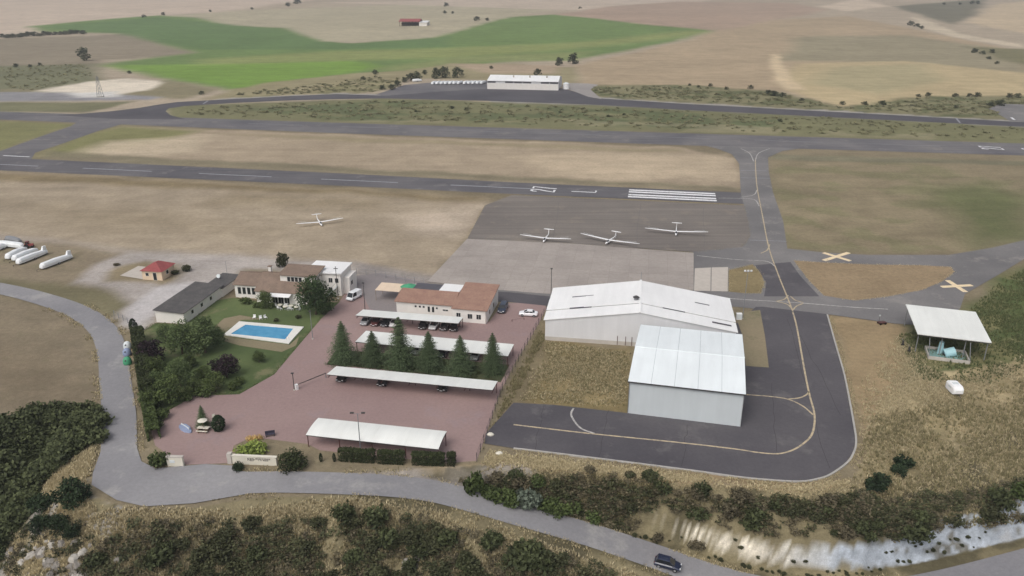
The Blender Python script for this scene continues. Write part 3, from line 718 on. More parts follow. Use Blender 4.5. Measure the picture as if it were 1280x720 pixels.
# ------------------------------------------------------------------ buildings
def frame_px(a, b, name, label, cat):
    """thing whose local x runs from ground pixel a to ground pixel b, y away from the camera"""
    pa = P(*a); pb = P(*b); rz = math.atan2(pb[1]-pa[1], pb[0]-pa[0])
    t_ = thing(name, label, cat, (pa[0], pa[1], 0), rz); return t_, math.hypot(pb[0]-pa[0], pb[1]-pa[1])
def win(par, x0, x1, z0, z1, y=0.0, fr=.07, name='window', glass='glass'):
    """window in a wall that faces -y at y"""
    f = MB(); f.box(x0-fr, x1+fr, y-.05, y+.02, z0-fr, z0); f.box(x0-fr, x1+fr, y-.05, y+.02, z1, z1+fr)
    f.box(x0-fr, x0, y-.05, y+.02, z0, z1); f.box(x1, x1+fr, y-.05, y+.02, z0, z1)
    if x1-x0 > .9: f.box((x0+x1)/2-.03, (x0+x1)/2+.03, y-.045, y+.015, z0, z1)
    w_ = f.build(name, M['frame'], par); MB().box(x0, x1, y-.02, y+.01, z0, z1).build('pane', M[glass], w_); return w_
def winx(par, y0, y1, z0, z1, x, fr=.07):
    f = MB(); f.box(x-.02, x+.05, y0-fr, y1+fr, z0-fr, z0); f.box(x-.02, x+.05, y0-fr, y1+fr, z1, z1+fr)
    f.box(x-.02, x+.05, y0-fr, y0, z0, z1); f.box(x-.02, x+.05, y1, y1+fr, z0, z1)
    w_ = f.build('window', M['frame'], par); MB().box(x-.01, x+.02, y0, y1, z0, z1).build('pane', M['glass'], w_)

# large gabled hangar
h1 = thing('hangar', 'large low white gabled hangar behind the smaller blue-white one', 'hangar', (7.03,154.4,0), -R(9.1))
W1, DP1, E1, RG1 = 39.2, 18.0, 4.7, 7.65
def gable(y0, y1, t_=0): return None
wl = MB(); wl.add([(0,0,.9),(W1,0,.9),(W1,0,E1),(W1/2,0,RG1),(0,0,E1),(0,.2,.9),(W1,.2,.9),(W1,.2,E1),(W1/2,.2,RG1),(0,.2,E1)],
                  [(0,1,2,3,4),(9,8,7,6,5),(1,6,7,2),(0,4,9,5),(0,5,6,1)])
wl.build('front_wall', M['grey_wall'], h1)
bw = MB().add([(0,DP1,0),(W1,DP1,0),(W1,DP1,E1),(W1/2,DP1,RG1),(0,DP1,E1)], [(4,3,2,1,0)]); bw.build('back_wall', M['grey_wall'], h1)
MB().box(0, .2, .2, DP1, .9, E1-.02).build('side_wall', M['grey_wall'], h1); MB().box(W1-.2, W1, .2, DP1, .9, E1-.02).build('side_wall', M['grey_wall'], h1)
MB().box(-.03, W1+.03, -.03, DP1, 0, .9).build('plinth', M['plinth'], h1)
nb = 3; ya = [-.3, 4.6, 11.0, DP1+.2]
for i in range(nb):
    for s in (0, 1):
        lift = .14*(nb-1-i)*0+.0
        x0, z0_, x1, z1_ = ((-.35, E1-.02, W1/2, RG1+.10), (W1/2, RG1+.10, W1+.35, E1-.02))[s]
        step = .16*(i == 1)
        MB().slab([(x0, ya[i]+.06, z0_+.12+step), (x1, ya[i]+.06, z1_+.12+step), (x1, ya[i+1]-.06, z1_+.12+step), (x0, ya[i+1]-.06, z0_+.12+step)], .12).build('roof_panel', M['white_roof'], h1)
MB().box(W1/2-.25, W1/2+.25, -.3, DP1+.2, RG1+.20, RG1+.42).build('ridge_cap', M['white_roof_y'], h1)
for (a, b, y_) in ((.12,.24,4.62),(.12,.24,11.02),(.62,.74,4.62),(.80,.88,11.02),(.88,.98,2.2)):
    xa, xb = a*W1, b*W1
    za, zb = [E1+(RG1-E1)*(1-abs(x_-W1/2)/(W1/2))+.34 for x_ in (xa, xb)]
    MB().slab([(xa,y_-.25,za),(xb,y_-.25,zb),(xb,y_+.25,zb),(xa,y_+.25,za)], .1).build('skylight_strip', M['slate'], h1)
vt = MB(); vt.tube((W1*.5-.9, 6.5, RG1), (W1*.5-.9, 6.5, RG1+.8), .45, .45, 12); v_ = vt.build('roof_vent', M['steel'], h1); MB().tube((W1*.5-.9,6.5,RG1+.8),(W1*.5-.9,6.5,RG1+1.15),.75,.2,12).build('cowl', M['dark_steel'], v_)
MB().tube((W1/2,DP1-.2,RG1),(W1/2,DP1-.2,RG1+2.4),.05).build('mast', M['steel'], h1)
for x_ in (15.3, 17.0, 18.3):
    MB().tube((x_,-.1,.1),(x_,-.1,2.1),.06).build('downpipe', M['red_steel'], h1)
MB().box(W1-4,W1+.0,-.06,0,.0,3.2).build('door', M['plinth'], h1)
# smaller hangar
pa, pb = P(784.6,517), P(925.3,534)
h2, W2 = frame_px((784.6,517), (925.3,534), 'hangar', 'smaller tall blue-white hangar with seamed roof on the dark apron', 'hangar')
DP2, E2, RG2 = 24.0, 6.6, 7.5
b_ = MB(); b_.box(0, W2, 0, .2, 0, E2); b_.build('front_wall', M['blue_wall'], h2)
MB().box(0, W2, DP2-.2, DP2, 0, E2).build('back_wall', M['blue_wall'], h2)
for x0 in (0, W2-.2):
    MB().add([(x0,.2,0),(x0,DP2-.2,0),(x0,DP2-.2,E2),(x0,DP2/2,RG2),(x0,.2,E2),(x0+.2,.2,0),(x0+.2,DP2-.2,0),(x0+.2,DP2-.2,E2),(x0+.2,DP2/2,RG2),(x0+.2,.2,E2)],
             [(0,4,3,2,1),(5,6,7,8,9),(0,5,9,4),(1,2,7,6)]).build('side_wall', M['blue_wall'], h2)
npan = 5; dx = (W2+.5)/npan
for i in range(npan):
    x0, x1 = -.25+i*dx+(.04 if i else 0), -.25+(i+1)*dx-(.04 if i < npan-1 else 0)
    MB().slab([(x0,-.3,E2+.06),(x1,-.3,E2+.06),(x1,DP2/2,RG2+.12),(x0,DP2/2,RG2+.12)], .1).build('roof_panel', M['blue_roof'], h2)
    MB().slab([(x0,DP2/2,RG2+.12),(x1,DP2/2,RG2+.12),(x1,DP2+.3,E2+.06),(x0,DP2+.3,E2+.06)], .1).build('roof_panel', M['blue_roof'], h2)
for i in range(1, npan):
    x0 = -.25+i*dx
    MB().slab([(x0-.05,-.3,E2+.02),(x0+.05,-.3,E2+.02),(x0+.05,DP2/2,RG2+.08),(x0-.05,DP2/2,RG2+.08)], .06).slab([(x0-.05,DP2/2,RG2+.08),(x0+.05,DP2/2,RG2+.08),(x0+.05,DP2+.3,E2+.02),(x0-.05,DP2+.3,E2+.02)], .06).build('roof_seam', M['seam'], h2)
MB().box(-.3, W2+.3, -.42, -.3, E2-.16, E2+.03).build('gutter', M['dark_steel'], h2)
MB().box(-.3, W2+.3, DP2/2-.1, DP2/2+.1, RG2+.10, RG2+.17).build('ridge_cap', M['blue_roof'], h2)
for s, x_ in ((0, .0), (1, W2)): MB().tube((x_, -.09, .05), (x_, -.09, E2-.2), .06).build('downpipe', M['steel'], h2)
dp = MB()
# carports
def carport(label, fl, fr, bl, br, zf, zb, posts, arch=0.0):
    """four roof corners as photo pixels with their heights"""
    q = [Vector(P(*fl, zf)), Vector(P(*fr, zf)), Vector(P(*br, zb)), Vector(P(*bl, zb))]
    o = q[0]; rz = math.atan2(q[1].y-q[0].y, q[1].x-q[0].x)
    zg = top((q[0].x+q[2].x)/2, (q[0].y+q[2].y)/2)
    t_ = thing('carport', label, 'carport', (o.x, o.y, zg), rz, 'white carports on the red car park')
    L = (q[1]-q[0]).length; Dp = ((q[3]-q[0]).length+(q[2]-q[1]).length)/2
    Mi = Matrix.Rotation(-rz, 3, 'Z'); yy = (Mi @ (q[3]-q[0])).y
    n = max(4, round(L/5.2)); zf -= zg; zb -= zg
    for i in range(n):
        xa, xb = L*i/n+.01, L*(i+1)/n-.01
        rows = 5; v = []; 
        for j in range(rows+1):
            u = j/rows; z_ = zf+(zb-zf)*u+arch*4*u*(1-u)
            v += [(xa, yy*u, z_), (xb, yy*u, z_)]
        m_ = MB(); nn = len(v); f = [(2*j, 2*j+1, 2*j+3, 2*j+2) for j in range(rows)]
        v2 = v+[(a, b, c-.07) for a, b, c in v]; f += [(nn+2*j+2, nn+2*j+3, nn+2*j+1, nn+2*j) for j in range(rows)]
        f += [(0, nn, nn+1, 1), (nn-2, nn-1, 2*nn-1, 2*nn-2)]
        f += [(2*j+2, nn+2*j+2, nn+2*j, 2*j) for j in range(rows)]+[(2*j+1, nn+2*j+1, nn+2*j+3, 2*j+3) for j in range(rows)]
        m_.add(v2, f).build('roof_panel', M['carport'], t_)
    for i in range(n+1):
        x_ = min(max(L*i/n, .15), L-.15)
        MB().box(x_-.05, x_+.05, .1, yy-.1, min(zf, zb)-.24, min(zf, zb)-.10).build('rafter', M['red_steel'], t_)
        for y_ in ((yy-.3,) if posts == 1 else (.3, yy-.3)):
            MB().box(x_-.06, x_+.06, y_-.06, y_+.06, 0, min(zf, zb)-.12).build('post', M['red_steel'], t_)
    MB().box(0, L, .02, .10, zf-.22, zf-.075).build('front_beam', M['dark_steel'], t_)
    return t_
carport('long white carport nearest the clubhouse, sheltering a row of cars', (444.5,394),(573,404),(450,386.5),(578,396), 2.9, 2.4, 1)
carport('white carport just behind the row of spruces', (444,427),(635,445),(453.6,413),(641,428.5), 2.7, 2.5, 2)
carport('longest thin white carport in front of the spruce bed', (408.4,467.6),(615.7,487.3),(418.5,457.5),(621,476), 3.0, 2.4, 1)
carport('curved white carport beside the clipped hedge and the twin lamp', (382.2,543.4),(548.2,561.4),(395.3,522),(557.3,538.5), 2.5, 2.7, 2, .25)

# clubhouse
cA = Vector(P(582.5,401.5)); rzc = -R(11.5)
cl_ = thing('clubhouse', 'white clubhouse with terracotta roof and small dark windows', 'building', (cA.x-16.2, cA.y+3.6, 0), rzc)
# local: x along the front, left wing 0..13.8 at y 0, right wing 13.6..21.6
XL, XR, XE = 0.0, 13.7, 21.4; HW = 3.25
MB().box(XL, XR, .6, 11.5, 0, HW-.02).build('wall', M['white_wall'], cl_)
MB().box(XR+.002, XE, -.9, 11.4, 0, HW).build('wall', M['white_wall'], cl_)
rf = MB().slab([(XL-.35,.2,HW+.06),(XR-.25,.2,HW+.06),(XR-.25,6.2,HW+1.0),(XL-.35,6.2,HW+1.0)], .16).build('roof', M['tile'], cl_)
MB().slab([(XR-.25,-1.25,HW+.10),(XE+.35,-1.25,HW+.10),(XE+.35,11.8,HW+1.35),(XR-.25,11.8,HW+1.35)], .16).build('roof', M['tile'], cl_)
MB().add([(XE-.01,-.9,HW-.02),(XE-.01,11.4,HW-.02),(XE-.01,11.4,HW+1.16),(XR+.02,-.9,HW-.02),(XR+.02,11.4,HW-.02),(XR+.02,11.4,HW+1.16)], [(0,1,2),(5,4,3),(1,4,5,2)]).build('gable_wall', M['white_wall'], cl_)
MB().box(1.6, 8.4, 6.3, 11.6, HW-.02, HW+.30).build('flat_roof', M['slate'], cl_)
MB().slab([(8.4,6.25,HW+.85),(13.3,6.25,HW+.85),(13.3,11.3,HW+.75),(8.4,11.3,HW+.75)], .1).build('awning', M['white_roof'], cl_)
for x_ in (4.6,5.6,6.5): win(cl_, x_-.22, x_+.22, 2.05, 2.5, .6, .05)
for x_ in (7.7,8.7): win(cl_, x_-.25, x_+.25, 1.15, 2.45, .6, .05)
win(cl_, 9.4, 9.8, 2.0, 2.4, .6, .05); win(cl_, 11.0, 12.2, 1.7, 2.05, .6, .05)
win(cl_, 14.6, 15.5, .05, 2.15, -.9, .08, 'door'); win(cl_, 17.2, 18.2, 1.0, 2.1, -.9); win(cl_, 19.2, 20.2, 1.0, 2.1, -.9)
winx(cl_, 2, 3, 1, 2.1, XE); winx(cl_, 6, 7, 1, 2.1, XE)
MB().tube((XE-.1,-1.0,.05),(XE-.1,-1.0,HW-.1),.05).build('downpipe', M['plinth'], cl_)
# terrace furniture
tp = P(487,371.5); t_ = thing('shade_canopy', 'tan fabric shade canopy beside the clubhouse', 'canopy', (tp[0]-3, tp[1]-2.2, top(tp[0], tp[1])), rzc)
for i in range(3): MB().slab([(i*2.0,0,2.75),(i*2.0+1.97,0,2.75),(i*2.0+1.97,4.6,2.95),(i*2.0,4.6,2.95)], .06).build('fabric_panel', M['tan_cloth'], t_)
for x_ in (.1, 5.8):
    for y_ in (.1, 4.4): MB().tube((x_,y_,0),(x_,y_,2.72),.05).build('post', M['wood'], t_)
gp = P(512,374.5); t_ = thing('parasol', 'green parasol between the tan canopy and the slate roof', 'parasol', (gp[0], gp[1], top(gp[0], gp[1])))
MB().tube((0,0,0),(0,0,3.3),.04).build('pole', M['steel'], t_)
cn = MB(); k_ = 8; cn.v = [(0,0,4.1)]+[(2.1*math.cos(2*math.pi*i/k_),2.1*math.sin(2*math.pi*i/k_),3.35) for i in range(k_)]; cn.f = [(0,1+i,1+(i+1)%k_) for i in range(k_)]+[tuple(range(k_,0,-1))]
cn.build('canopy', M['green_plastic'], t_)
MB().tube((0,0,0),(0,0,.12),.35).build('base', M['plinth'], t_)

# restaurant
rA = Vector(P(295,371.5)); rzr = -R(9)
rs = thing('restaurant', 'low restaurant with brown tiled roofs beside the lawn', 'building', (rA.x, rA.y, 0), rzr)
def gabled(par, x0, x1, y0, y1, e, r, tile, wall='white_wall', ov=.35):
    ym = (y0+y1)/2
    MB().add([(x0,y0,0),(x1,y0,0),(x1,y1,0),(x0,y1,0),(x0,y0,e),(x1,y0,e),(x1,y1,e),(x0,y1,e),(x0,ym,r),(x1,ym,r)],
             [(0,1,5,4),(2,3,7,6),(1,2,6,9,5),(3,0,4,8,7),(0,3,2,1),(4,5,9,8),(6,7,8,9)]).build('wall', M[wall], par)
    k = (r-e)/(ym-y0)
    a = MB().slab([(x0-ov,y0-ov,e-ov*k+.1),(x1+ov,y0-ov,e-ov*k+.1),(x1+ov,ym,r+.1),(x0-ov,ym,r+.1)], .14).build('roof', M[tile], par)
    MB().slab([(x0-ov,ym+.01,r+.1),(x1+ov,ym+.01,r+.1),(x1+ov,y1+ov,e-ov*k+.1),(x0-ov,y1+ov,e-ov*k+.1)], .14).build('roof', M[tile], par)
    MB().box(x0-ov, x1+ov, ym-.12, ym+.12, r+.08, r+.2).build('ridge_cap', M[tile], par); return a
gabled(rs, 0, 5.6, 0, 8.6, 3.45, 4.9, 'tile_brown')
for i in range(4):
    x_ = .75+i*1.2; win(rs, x_, x_+.8, 1.0, 2.7, 0, .08)
gabled(rs, 6.4, 20.0, -2.0, 8.8, 3.0, 5.6, 'tile_brown')
MB().box(5.60, 6.40, .5, 8.0, 0, 3.0).build('link_wall', M['white_wall'], rs)
MB().slab([(5.96,.4,3.2),(6.04,.4,3.2),(6.04,8.2,3.9),(5.96,8.2,3.9)], .1).build('gutter', M['dark_steel'], rs)
up = MB().box(11.4, 20.2, 1.0, 6.6, 3.6, 6.1).build('upper_storey', M['white_wall'], rs)
MB().slab([(11.0,.6,6.2),(20.5,.6,6.2),(20.5,7.0,6.75),(11.0,7.0,6.75)], .14).build('upper_roof', M['tile_brown'], rs)
for i in range(4): win(rs, 13.2+i*.95, 13.95+i*.95, 4.55, 5.65, 1.0, .06)
win(rs, 17.6, 18.8, 4.55, 5.65, 1.0, .06)
for x0 in (10.4, 11.9, 13.4): win(rs, x0, x0+1.2, .1, 2.3, -2.0, .06, 'terrace_door')
MB().slab([(10.0,-3.9,2.45),(15.4,-3.9,2.45),(15.4,-2.0,2.75),(10.0,-2.0,2.75)], .06).build('terrace_awning', M['white_roof'], rs)
win(rs, 7.3, 8.6, 1.0, 2.2, -2.0)
ch = MB().box(7.0, 7.7, 4.2, 4.9, 5.0, 6.7).build('chimney', M['white_wall'], rs); MB().box(6.9,7.8,4.1,5.0,6.7,6.85).build('chimney_cap', M['tile_brown'], ch)
# white two-storey block
wA = Vector(P(427.5,370)); wb = thing('service_block', 'white two-storey flat-roofed block at the restaurant end', 'building', (wA.x-8.6*math.cos(rzr), wA.y-8.6*math.sin(rzr), 0), rzr)
MB().box(0, 8.6, 0, 7.2, 0, 5.7).build('wall', M['white_wall'], wb)
for i in range(3): MB().box(-.4+i*3.13, -.4+(i+1)*3.13-.03, -.4, 7.6, 5.7, 5.95).build('roof_panel', M['white_roof'], wb)
MB().box(8.601, 10.2, 1.6, 6.4, 0, 4.3).build('annex', M['white_wall'], wb)
win(wb, 5.6, 6.5, 3.4, 4.5, 0); win(wb, 7.2, 8.0, 3.4, 4.5, 0); win(wb, 5.4, 6.3, .05, 2.1, 0, .08, 'door'); winx(wb, 2.4, 3.6, 2.0, 3.0, 10.2)
st = MB()
for i in range(11): MB().box(6.6, 7.7, -1.9-i*.02, -.9, .0, .1)
for i in range(10): MB().box(5.0+i*.28, 5.28+i*.28, -1.1, -.08, i*.28, i*.28+.1).build('stair_step', M['pale_plastic'], wb)
MB().tube((5.0,-1.1,1.0),(7.8,-1.1,3.8),.04).build('handrail', M['steel'], wb)
mp = P(421.5,364); t_ = thing('antenna_mast', 'dark slim mast in front of the white two-storey block', 'mast', (wA.x-.6, wA.y-1.6, top(wA.x-.6, wA.y-1.6)))
MB().tube((0,0,0),(0,0,8.2),.11,.07).build('pole', M['dark_steel'], t_); MB().box(-.5,.5,-.04,.04,7.6,7.75).build('crossbar', M['dark_steel'], t_); MB().tube((0,0,0),(0,0,.2),.25).build('foot', M['plinth'], t_)

# store with dark roof
sA, sB = P(196,402.6), P(228,407.2)
stx = thing('storehouse', 'long white storehouse with dark grey pitched roof', 'building', (sA[0], sA[1], 0), -R(10)); SW, SD = 6.9, 17.0
MB().add([(0,0,0),(SW,0,0),(SW,SD,0),(0,SD,0),(0,0,2.9),(SW,0,2.6),(SW,SD,2.6),(0,SD,2.9)], [(0,1,5,4),(1,2,6,5),(2,3,7,6),(3,0,4,7),(0,3,2,1),(4,5,6,7)]).build('wall', M['white_wall'], stx)
for i in range(3):
    y0, y1 = -.4+i*5.94, -.4+(i+1)*5.94-.03
    MB().slab([(-.3,y0,3.1),(SW+.35,y0,2.78),(SW+.35,y1,2.78),(-.3,y1,3.1)], .12).build('roof_panel', M['dark_roof'], stx)
for y_ in (3, 7, 11): winx(stx, y_, y_+.9, 1.2, 2.0, SW)
s2 = thing('shed', 'low shed with dark grey roof joining storehouse and restaurant', 'shed', (P(269.5,376)[0]-3.6, P(269.5,376)[1]+3.2, 0), -R(10))
MB().box(0, 4.6, 0, 9.2, 0, 2.2).build('wall', M['white_wall'], s2)
MB().slab([(-.2,-.2,2.45),(4.9,-.2,2.3),(4.9,9.4,2.3),(-.2,9.4,2.45)], .14).build('roof', M['dark_roof'], s2)
win(s2, 2.6, 3.5, .05, 1.9, 0, .06, 'door'); d_ = MB().tube((1.1,5.2,2.35),(1.1,5.2,3.2),.04); d_.tube((1.1,5.2,3.2),(1.1,5.0,3.3),.5,.5,12).build('dish', M['pale_plastic'], s2)
MB().tube((1.8,8.0,2.2),(1.8,8.0,6.2),.04).build('aerial', M['steel'], s2)

# small red-roofed house
hA = P(178.8,349.5); hs_ = thing('small_house', 'small cream house with bright red tiled roof', 'house', (hA[0], hA[1], 0), -R(8))
e, r, HWd, HD = 2.4, 3.5, 5.4, 6.0
MB().add([(0,0,0),(HWd,0,0),(HWd,HD,0),(0,HD,0),(0,0,e),(HWd,0,e),(HWd,HD,e),(0,HD,e)], [(0,1,5,4),(1,2,6,5),(2,3,7,6),(3,0,4,7),(0,3,2,1),(4,5,6,7)]).build('wall', M['cream_wall'], hs_)
q = [(-.4,-.4),(HWd+.4,-.4),(HWd+.4,HD+.4),(-.4,HD+.4)]; pk = [(HWd*.5, HD*.40), (HWd*.5, HD*.62)]
hp = MB(); hp.v = [(a,b,e+.05) for a,b in q]+[(*pk[0],r+.5),(*pk[1],r+.5)]; hp.f = [(0,1,4),(1,2,5,4),(2,3,5),(3,0,4,5),(3,2,1,0)]
hp.build('roof', M['tile_red'], hs_)
win(hs_, 1.0, 1.8, 1.1, 1.9, 0); win(hs_, 3.0, 3.9, .05, 2.0, 0, .08, 'door'); winx(hs_, 2, 3, 1, 1.9, HWd)
# far glider hangar
fA, fB = P(609,111.4), P(698,113.2); fh, FW = frame_px((609,111.4), (698,113.2), 'hangar', 'far long white hangar beside the glider trailers', 'hangar'); FD = 26.0
nbay = 8
MB().box(0, FW, .05, .3, 0, 5.6).build('wall', M['grey_wall'], fh); MB().box(0, FW, FD-.3, FD, 0, 5.6).build('wall', M['grey_wall'], fh)
for x0 in (0, FW-.3): MB().add([(x0,.3,0),(x0,FD-.3,0),(x0,FD-.3,5.6),(x0,FD/2,7.6),(x0,.3,5.6),(x0+.3,.3,0),(x0+.3,FD-.3,0),(x0+.3,FD-.3,5.6),(x0+.3,FD/2,7.6),(x0+.3,.3,5.6)], [(0,4,3,2,1),(5,6,7,8,9),(0,5,9,4),(1,2,7,6)]).build('wall', M['grey_wall'], fh)
for i in range(nbay):
    x0, x1 = FW*i/nbay+.06, FW*(i+1)/nbay-.06
    MB().box(x0, x1, -.06, .05, .1, 3.9).build('door_panel', M['white_wall'], fh)
    MB().box(x0+.15, x1-.15, -.03, .05, 4.15, 5.1).build('window_band', M['slate'] if i not in (1,5) else M['grey_wall'], fh)
    MB().slab([(x0-.05,-.5,5.55),(x1+.05,-.5,5.55),(x1+.05,FD/2,7.7),(x0-.05,FD/2,7.7)], .12).build('roof_panel', M['white_roof'], fh)
    MB().slab([(x0-.05,FD/2,7.7),(x1+.05,FD/2,7.7),(x1+.05,FD+.5,5.55),(x0-.05,FD+.5,5.55)], .12).build('roof_panel', M['white_roof'], fh)
for x_ in (.35,.58,.82): MB().tube((FW*x_,8,6.8),(FW*x_,8,8.2),.5,.5,10).build('roof_vent', M['plinth'], fh)
tk = P(706,112.2); t_ = thing('water_tank', 'round white tank at the end of the far hangar', 'tank', (tk[0]+1, tk[1]+3, top(tk[0], tk[1])))
MB().tube((0,0,0),(0,0,3.6),2.0,2.0,18).build('shell', M['white_roof'], t_); MB().tube((0,0,3.6),(0,0,4.3),2.0,.5,18).build('lid', M['pale_plastic'], t_)
# far barn
bp = G(499,33); br_ = thing('barn', 'distant open barn with red roof in the fields', 'barn', (bp[0], bp[1], bp[2]-.2), -R(4))
BW, BD = 36, 22
MB().box(.5, BW*.72, 14, 14.5, 0, 6).build('back_wall', M['cream_wall'], br_); MB().box(BW*.72, BW, 0, BD, 0, 5.0).build('wall', M['white_wall'], br_)
for i in range(7): MB().box(.5+i*4.1, 1.0+i*4.1, .5, 1.0, 0, 6).build('post', M['dark_steel'], br_)
MB().slab([(-.5,-.5,6.2),(BW*.74,-.5,6.2),(BW*.74,BD*.6,9),(-.5,BD*.6,9)], .3).build('roof', M['tile_red'], br_)
MB().slab([(-.5,BD*.6,9),(BW*.74,BD*.6,9),(BW*.74,BD,6.2),(-.5,BD,6.2)], .3).build('roof', M['tile_red'], br_)
MB().slab([(BW*.72,-.5,5.2),(BW+.5,-.5,5.2),(BW+.5,BD+.5,6.2),(BW*.72,BD+.5,6.2)], .3).build('roof', M['white_roof'], br_)
MB().box(1, BW*.7, 10, 13.8, 0, 4.2).build('stored_bales', M['bark'], br_)

# open-sided shelter over a fuel basin
q = [Vector(P(*p, 4.6)) for p in ((1147,417),(1239.7,428),(1219.5,390.6),(1132,381))]
zg = 0.0; sh = thing('open_shelter', 'open-sided shelter with flat white roof over a tank basin', 'shelter', (q[0].x, q[0].y, 0), math.atan2(q[1].y-q[0].y, q[1].x-q[0].x))
Mi = Matrix.Rotation(-sh.rotation_euler.z, 3, 'Z'); ql = [Mi @ (p-q[0]) for p in q]
for i in range(4):
    a, b = i/4+.0004, (i+1)/4-.0004
    f0, f1 = ql[0].lerp(ql[1], a), ql[0].lerp(ql[1], b); g0, g1 = ql[3].lerp(ql[2], a), ql[3].lerp(ql[2], b)
    MB().slab([(f0.x,f0.y,4.6),(f1.x,f1.y,4.6),(g1.x,g1.y,4.75),(g0.x,g0.y,4.75)], .18).build('roof_panel', M['carport'], sh)
for a in (.03, .36, .68, .97):
    for b in (.05, .95):
        p_ = ql[0].lerp(ql[1], a).lerp(ql[3].lerp(ql[2], a), b); MB().box(p_.x-.08, p_.x+.08, p_.y-.08, p_.y+.08, 0, 4.42).build('post', M['steel'], sh)
f0, f1 = ql[0], ql[1]; MB().box(f0.x, f1.x, f0.y+.05, f0.y+.25, 4.2, 4.42).build('front_beam', M['dark_steel'], sh)
bx0 = P(1160,449); bs = thing('tank_basin', 'low walled basin with green floor under the open shelter', 'basin', (bx0[0], bx0[1], 0), sh.rotation_euler.z)
for a in ((0,7.6,0,.2),(0,7.6,5.0,5.2),(0,.2,.2,5.0),(7.4,7.6,.2,5.0)): MB().box(*a, 0, .7).build('wall', M['plinth'], bs)
MB().box(.2, 7.4, .2, 5.0, 0, .15).build('floor', M['tank_floor'], bs)
for a in ((.1,.1),(7.5,.1)): MB().tube((a[0],a[1],.7),(a[0]-.3,a[1]+1.2,4.2),.07).build('brace', M['steel'], bs)
tkp = (bx0[0]+4.0, bx0[1]+1.6, .15); t_ = thing('fuel_tank', 'pale blue drum tank standing in the basin under the shelter', 'tank', tkp)
MB().tube((0,0,.3),(1.9,-.3,.3+.7),1.0,.95,16).build('drum', M['tank_cyan'], t_); MB().box(-.2,2.0,-.5,.5,0,.3).build('cradle', M['dark_steel'], t_); MB().tube((-.5,.8,0),(-.5,.8,2.6),.55,.45,12).build('upright_drum', M['tank_cyan'], t_)
for k_, (px_, py_) in enumerate(((1128,432),(1136,440))):
    p_ = on(px_, py_); t_ = thing('fire_extinguisher_cart', 'small dark wheeled cart beside the open shelter', 'cart', p_, .3*k_, 'carts beside the shelter')
    MB().tube((0,0,.25),(0,0,1.2),.2,.2,10).build('cylinder', M['dark_steel'], t_); MB().tube((-.3,0,.22),(.3,0,.22),.22,.22,10).build('wheels', M['rubber'], t_); MB().tube((0,.2,1.1),(0,.55,1.5),.03).build('handle', M['steel'], t_)
p_ = on(1102,405); t_ = thing('windsock_trolley', 'low dark towing trolley on the grass edge near the shelter', 'trolley', p_, .2)
MB().box(-.9,.9,-.5,.5,.35,.5).build('bed', M['red_steel'], t_); [MB().tube((x_,y_,.25),(x_,y_+.12,.25),.25,.25,12).build('wheel', M['rubber'], t_) for x_ in (-.6,.6) for y_ in (-.55,.45)]; MB().tube((.9,0,.4),(2.0,0,.3),.04).build('drawbar', M['steel'], t_); MB().tube((-.8,0,.5),(-.8,0,2.2),.03).build('pole', M['dark_steel'], t_); MB().box(-1.0,-.6,-.03,.03,2.0,2.3).build('flag', M['pale_plastic'], t_)

# swimming pool
zc = S['lawn'].location.z; pl = thing('swimming_pool', 'rectangular swimming pool with bright blue water and pale coping', 'pool', (*P(279.5,418)[:2], zc))
o_ = Vector(P(279.5,418)); wpx = [Vector(P(*p, .22))-o_ for p in ((288,417),(356.5,424),(366.5,410.5),(307,405.5))]; dpx = [Vector(P(*p, .22))-o_ for p in ((279.5,418),(361,429),(379.6,408.3),(299,401.4))]
for i in range(4):
    a, b, c, d = dpx[i], dpx[(i+1)%4], wpx[(i+1)%4], wpx[i]
    MB().prism([(a.x,a.y),(b.x,b.y),(c.x,c.y),(d.x,d.y)], 0, .2).build('coping', M['coping'], pl)
MB().prism([(p.x,p.y) for p in wpx], .0, .02).build('pool_floor', M['poolblue'], pl)
MB().prism([(p.x,p.y) for p in wpx], .03, .13).build('water', M['water'], pl)
ld = dpx[1].lerp(wpx[1], .4); 
for s in (0,.5): MB().tube((ld.x-.4+s,ld.y+1,.1),(ld.x-.4+s,ld.y+1,.9),.03).build('ladder_rail', M['steel'], pl)
for i, (px_, py_) in enumerate(((318,398.5),(326,399.5),(332,398.5))):
    p_ = on(px_, py_); t_ = thing('poolside_chair', 'white plastic chair on the grass behind the pool', 'chair', p_, .4*i, 'white chairs behind the pool')
    MB().box(-.3,.3,-.3,.3,.38,.44).build('seat', M['glider'], t_); MB().slab([(-.3,.3,.95),(.3,.3,.95),(.3,.36,.44),(-.3,.36,.44)],.04).build('backrest', M['glider'], t_)
    for x_ in (-.26,.26):
        for y_ in (-.26,.26): MB().tube((x_,y_,0),(x_,y_,.4),.03).build('leg', M['glider'], t_)
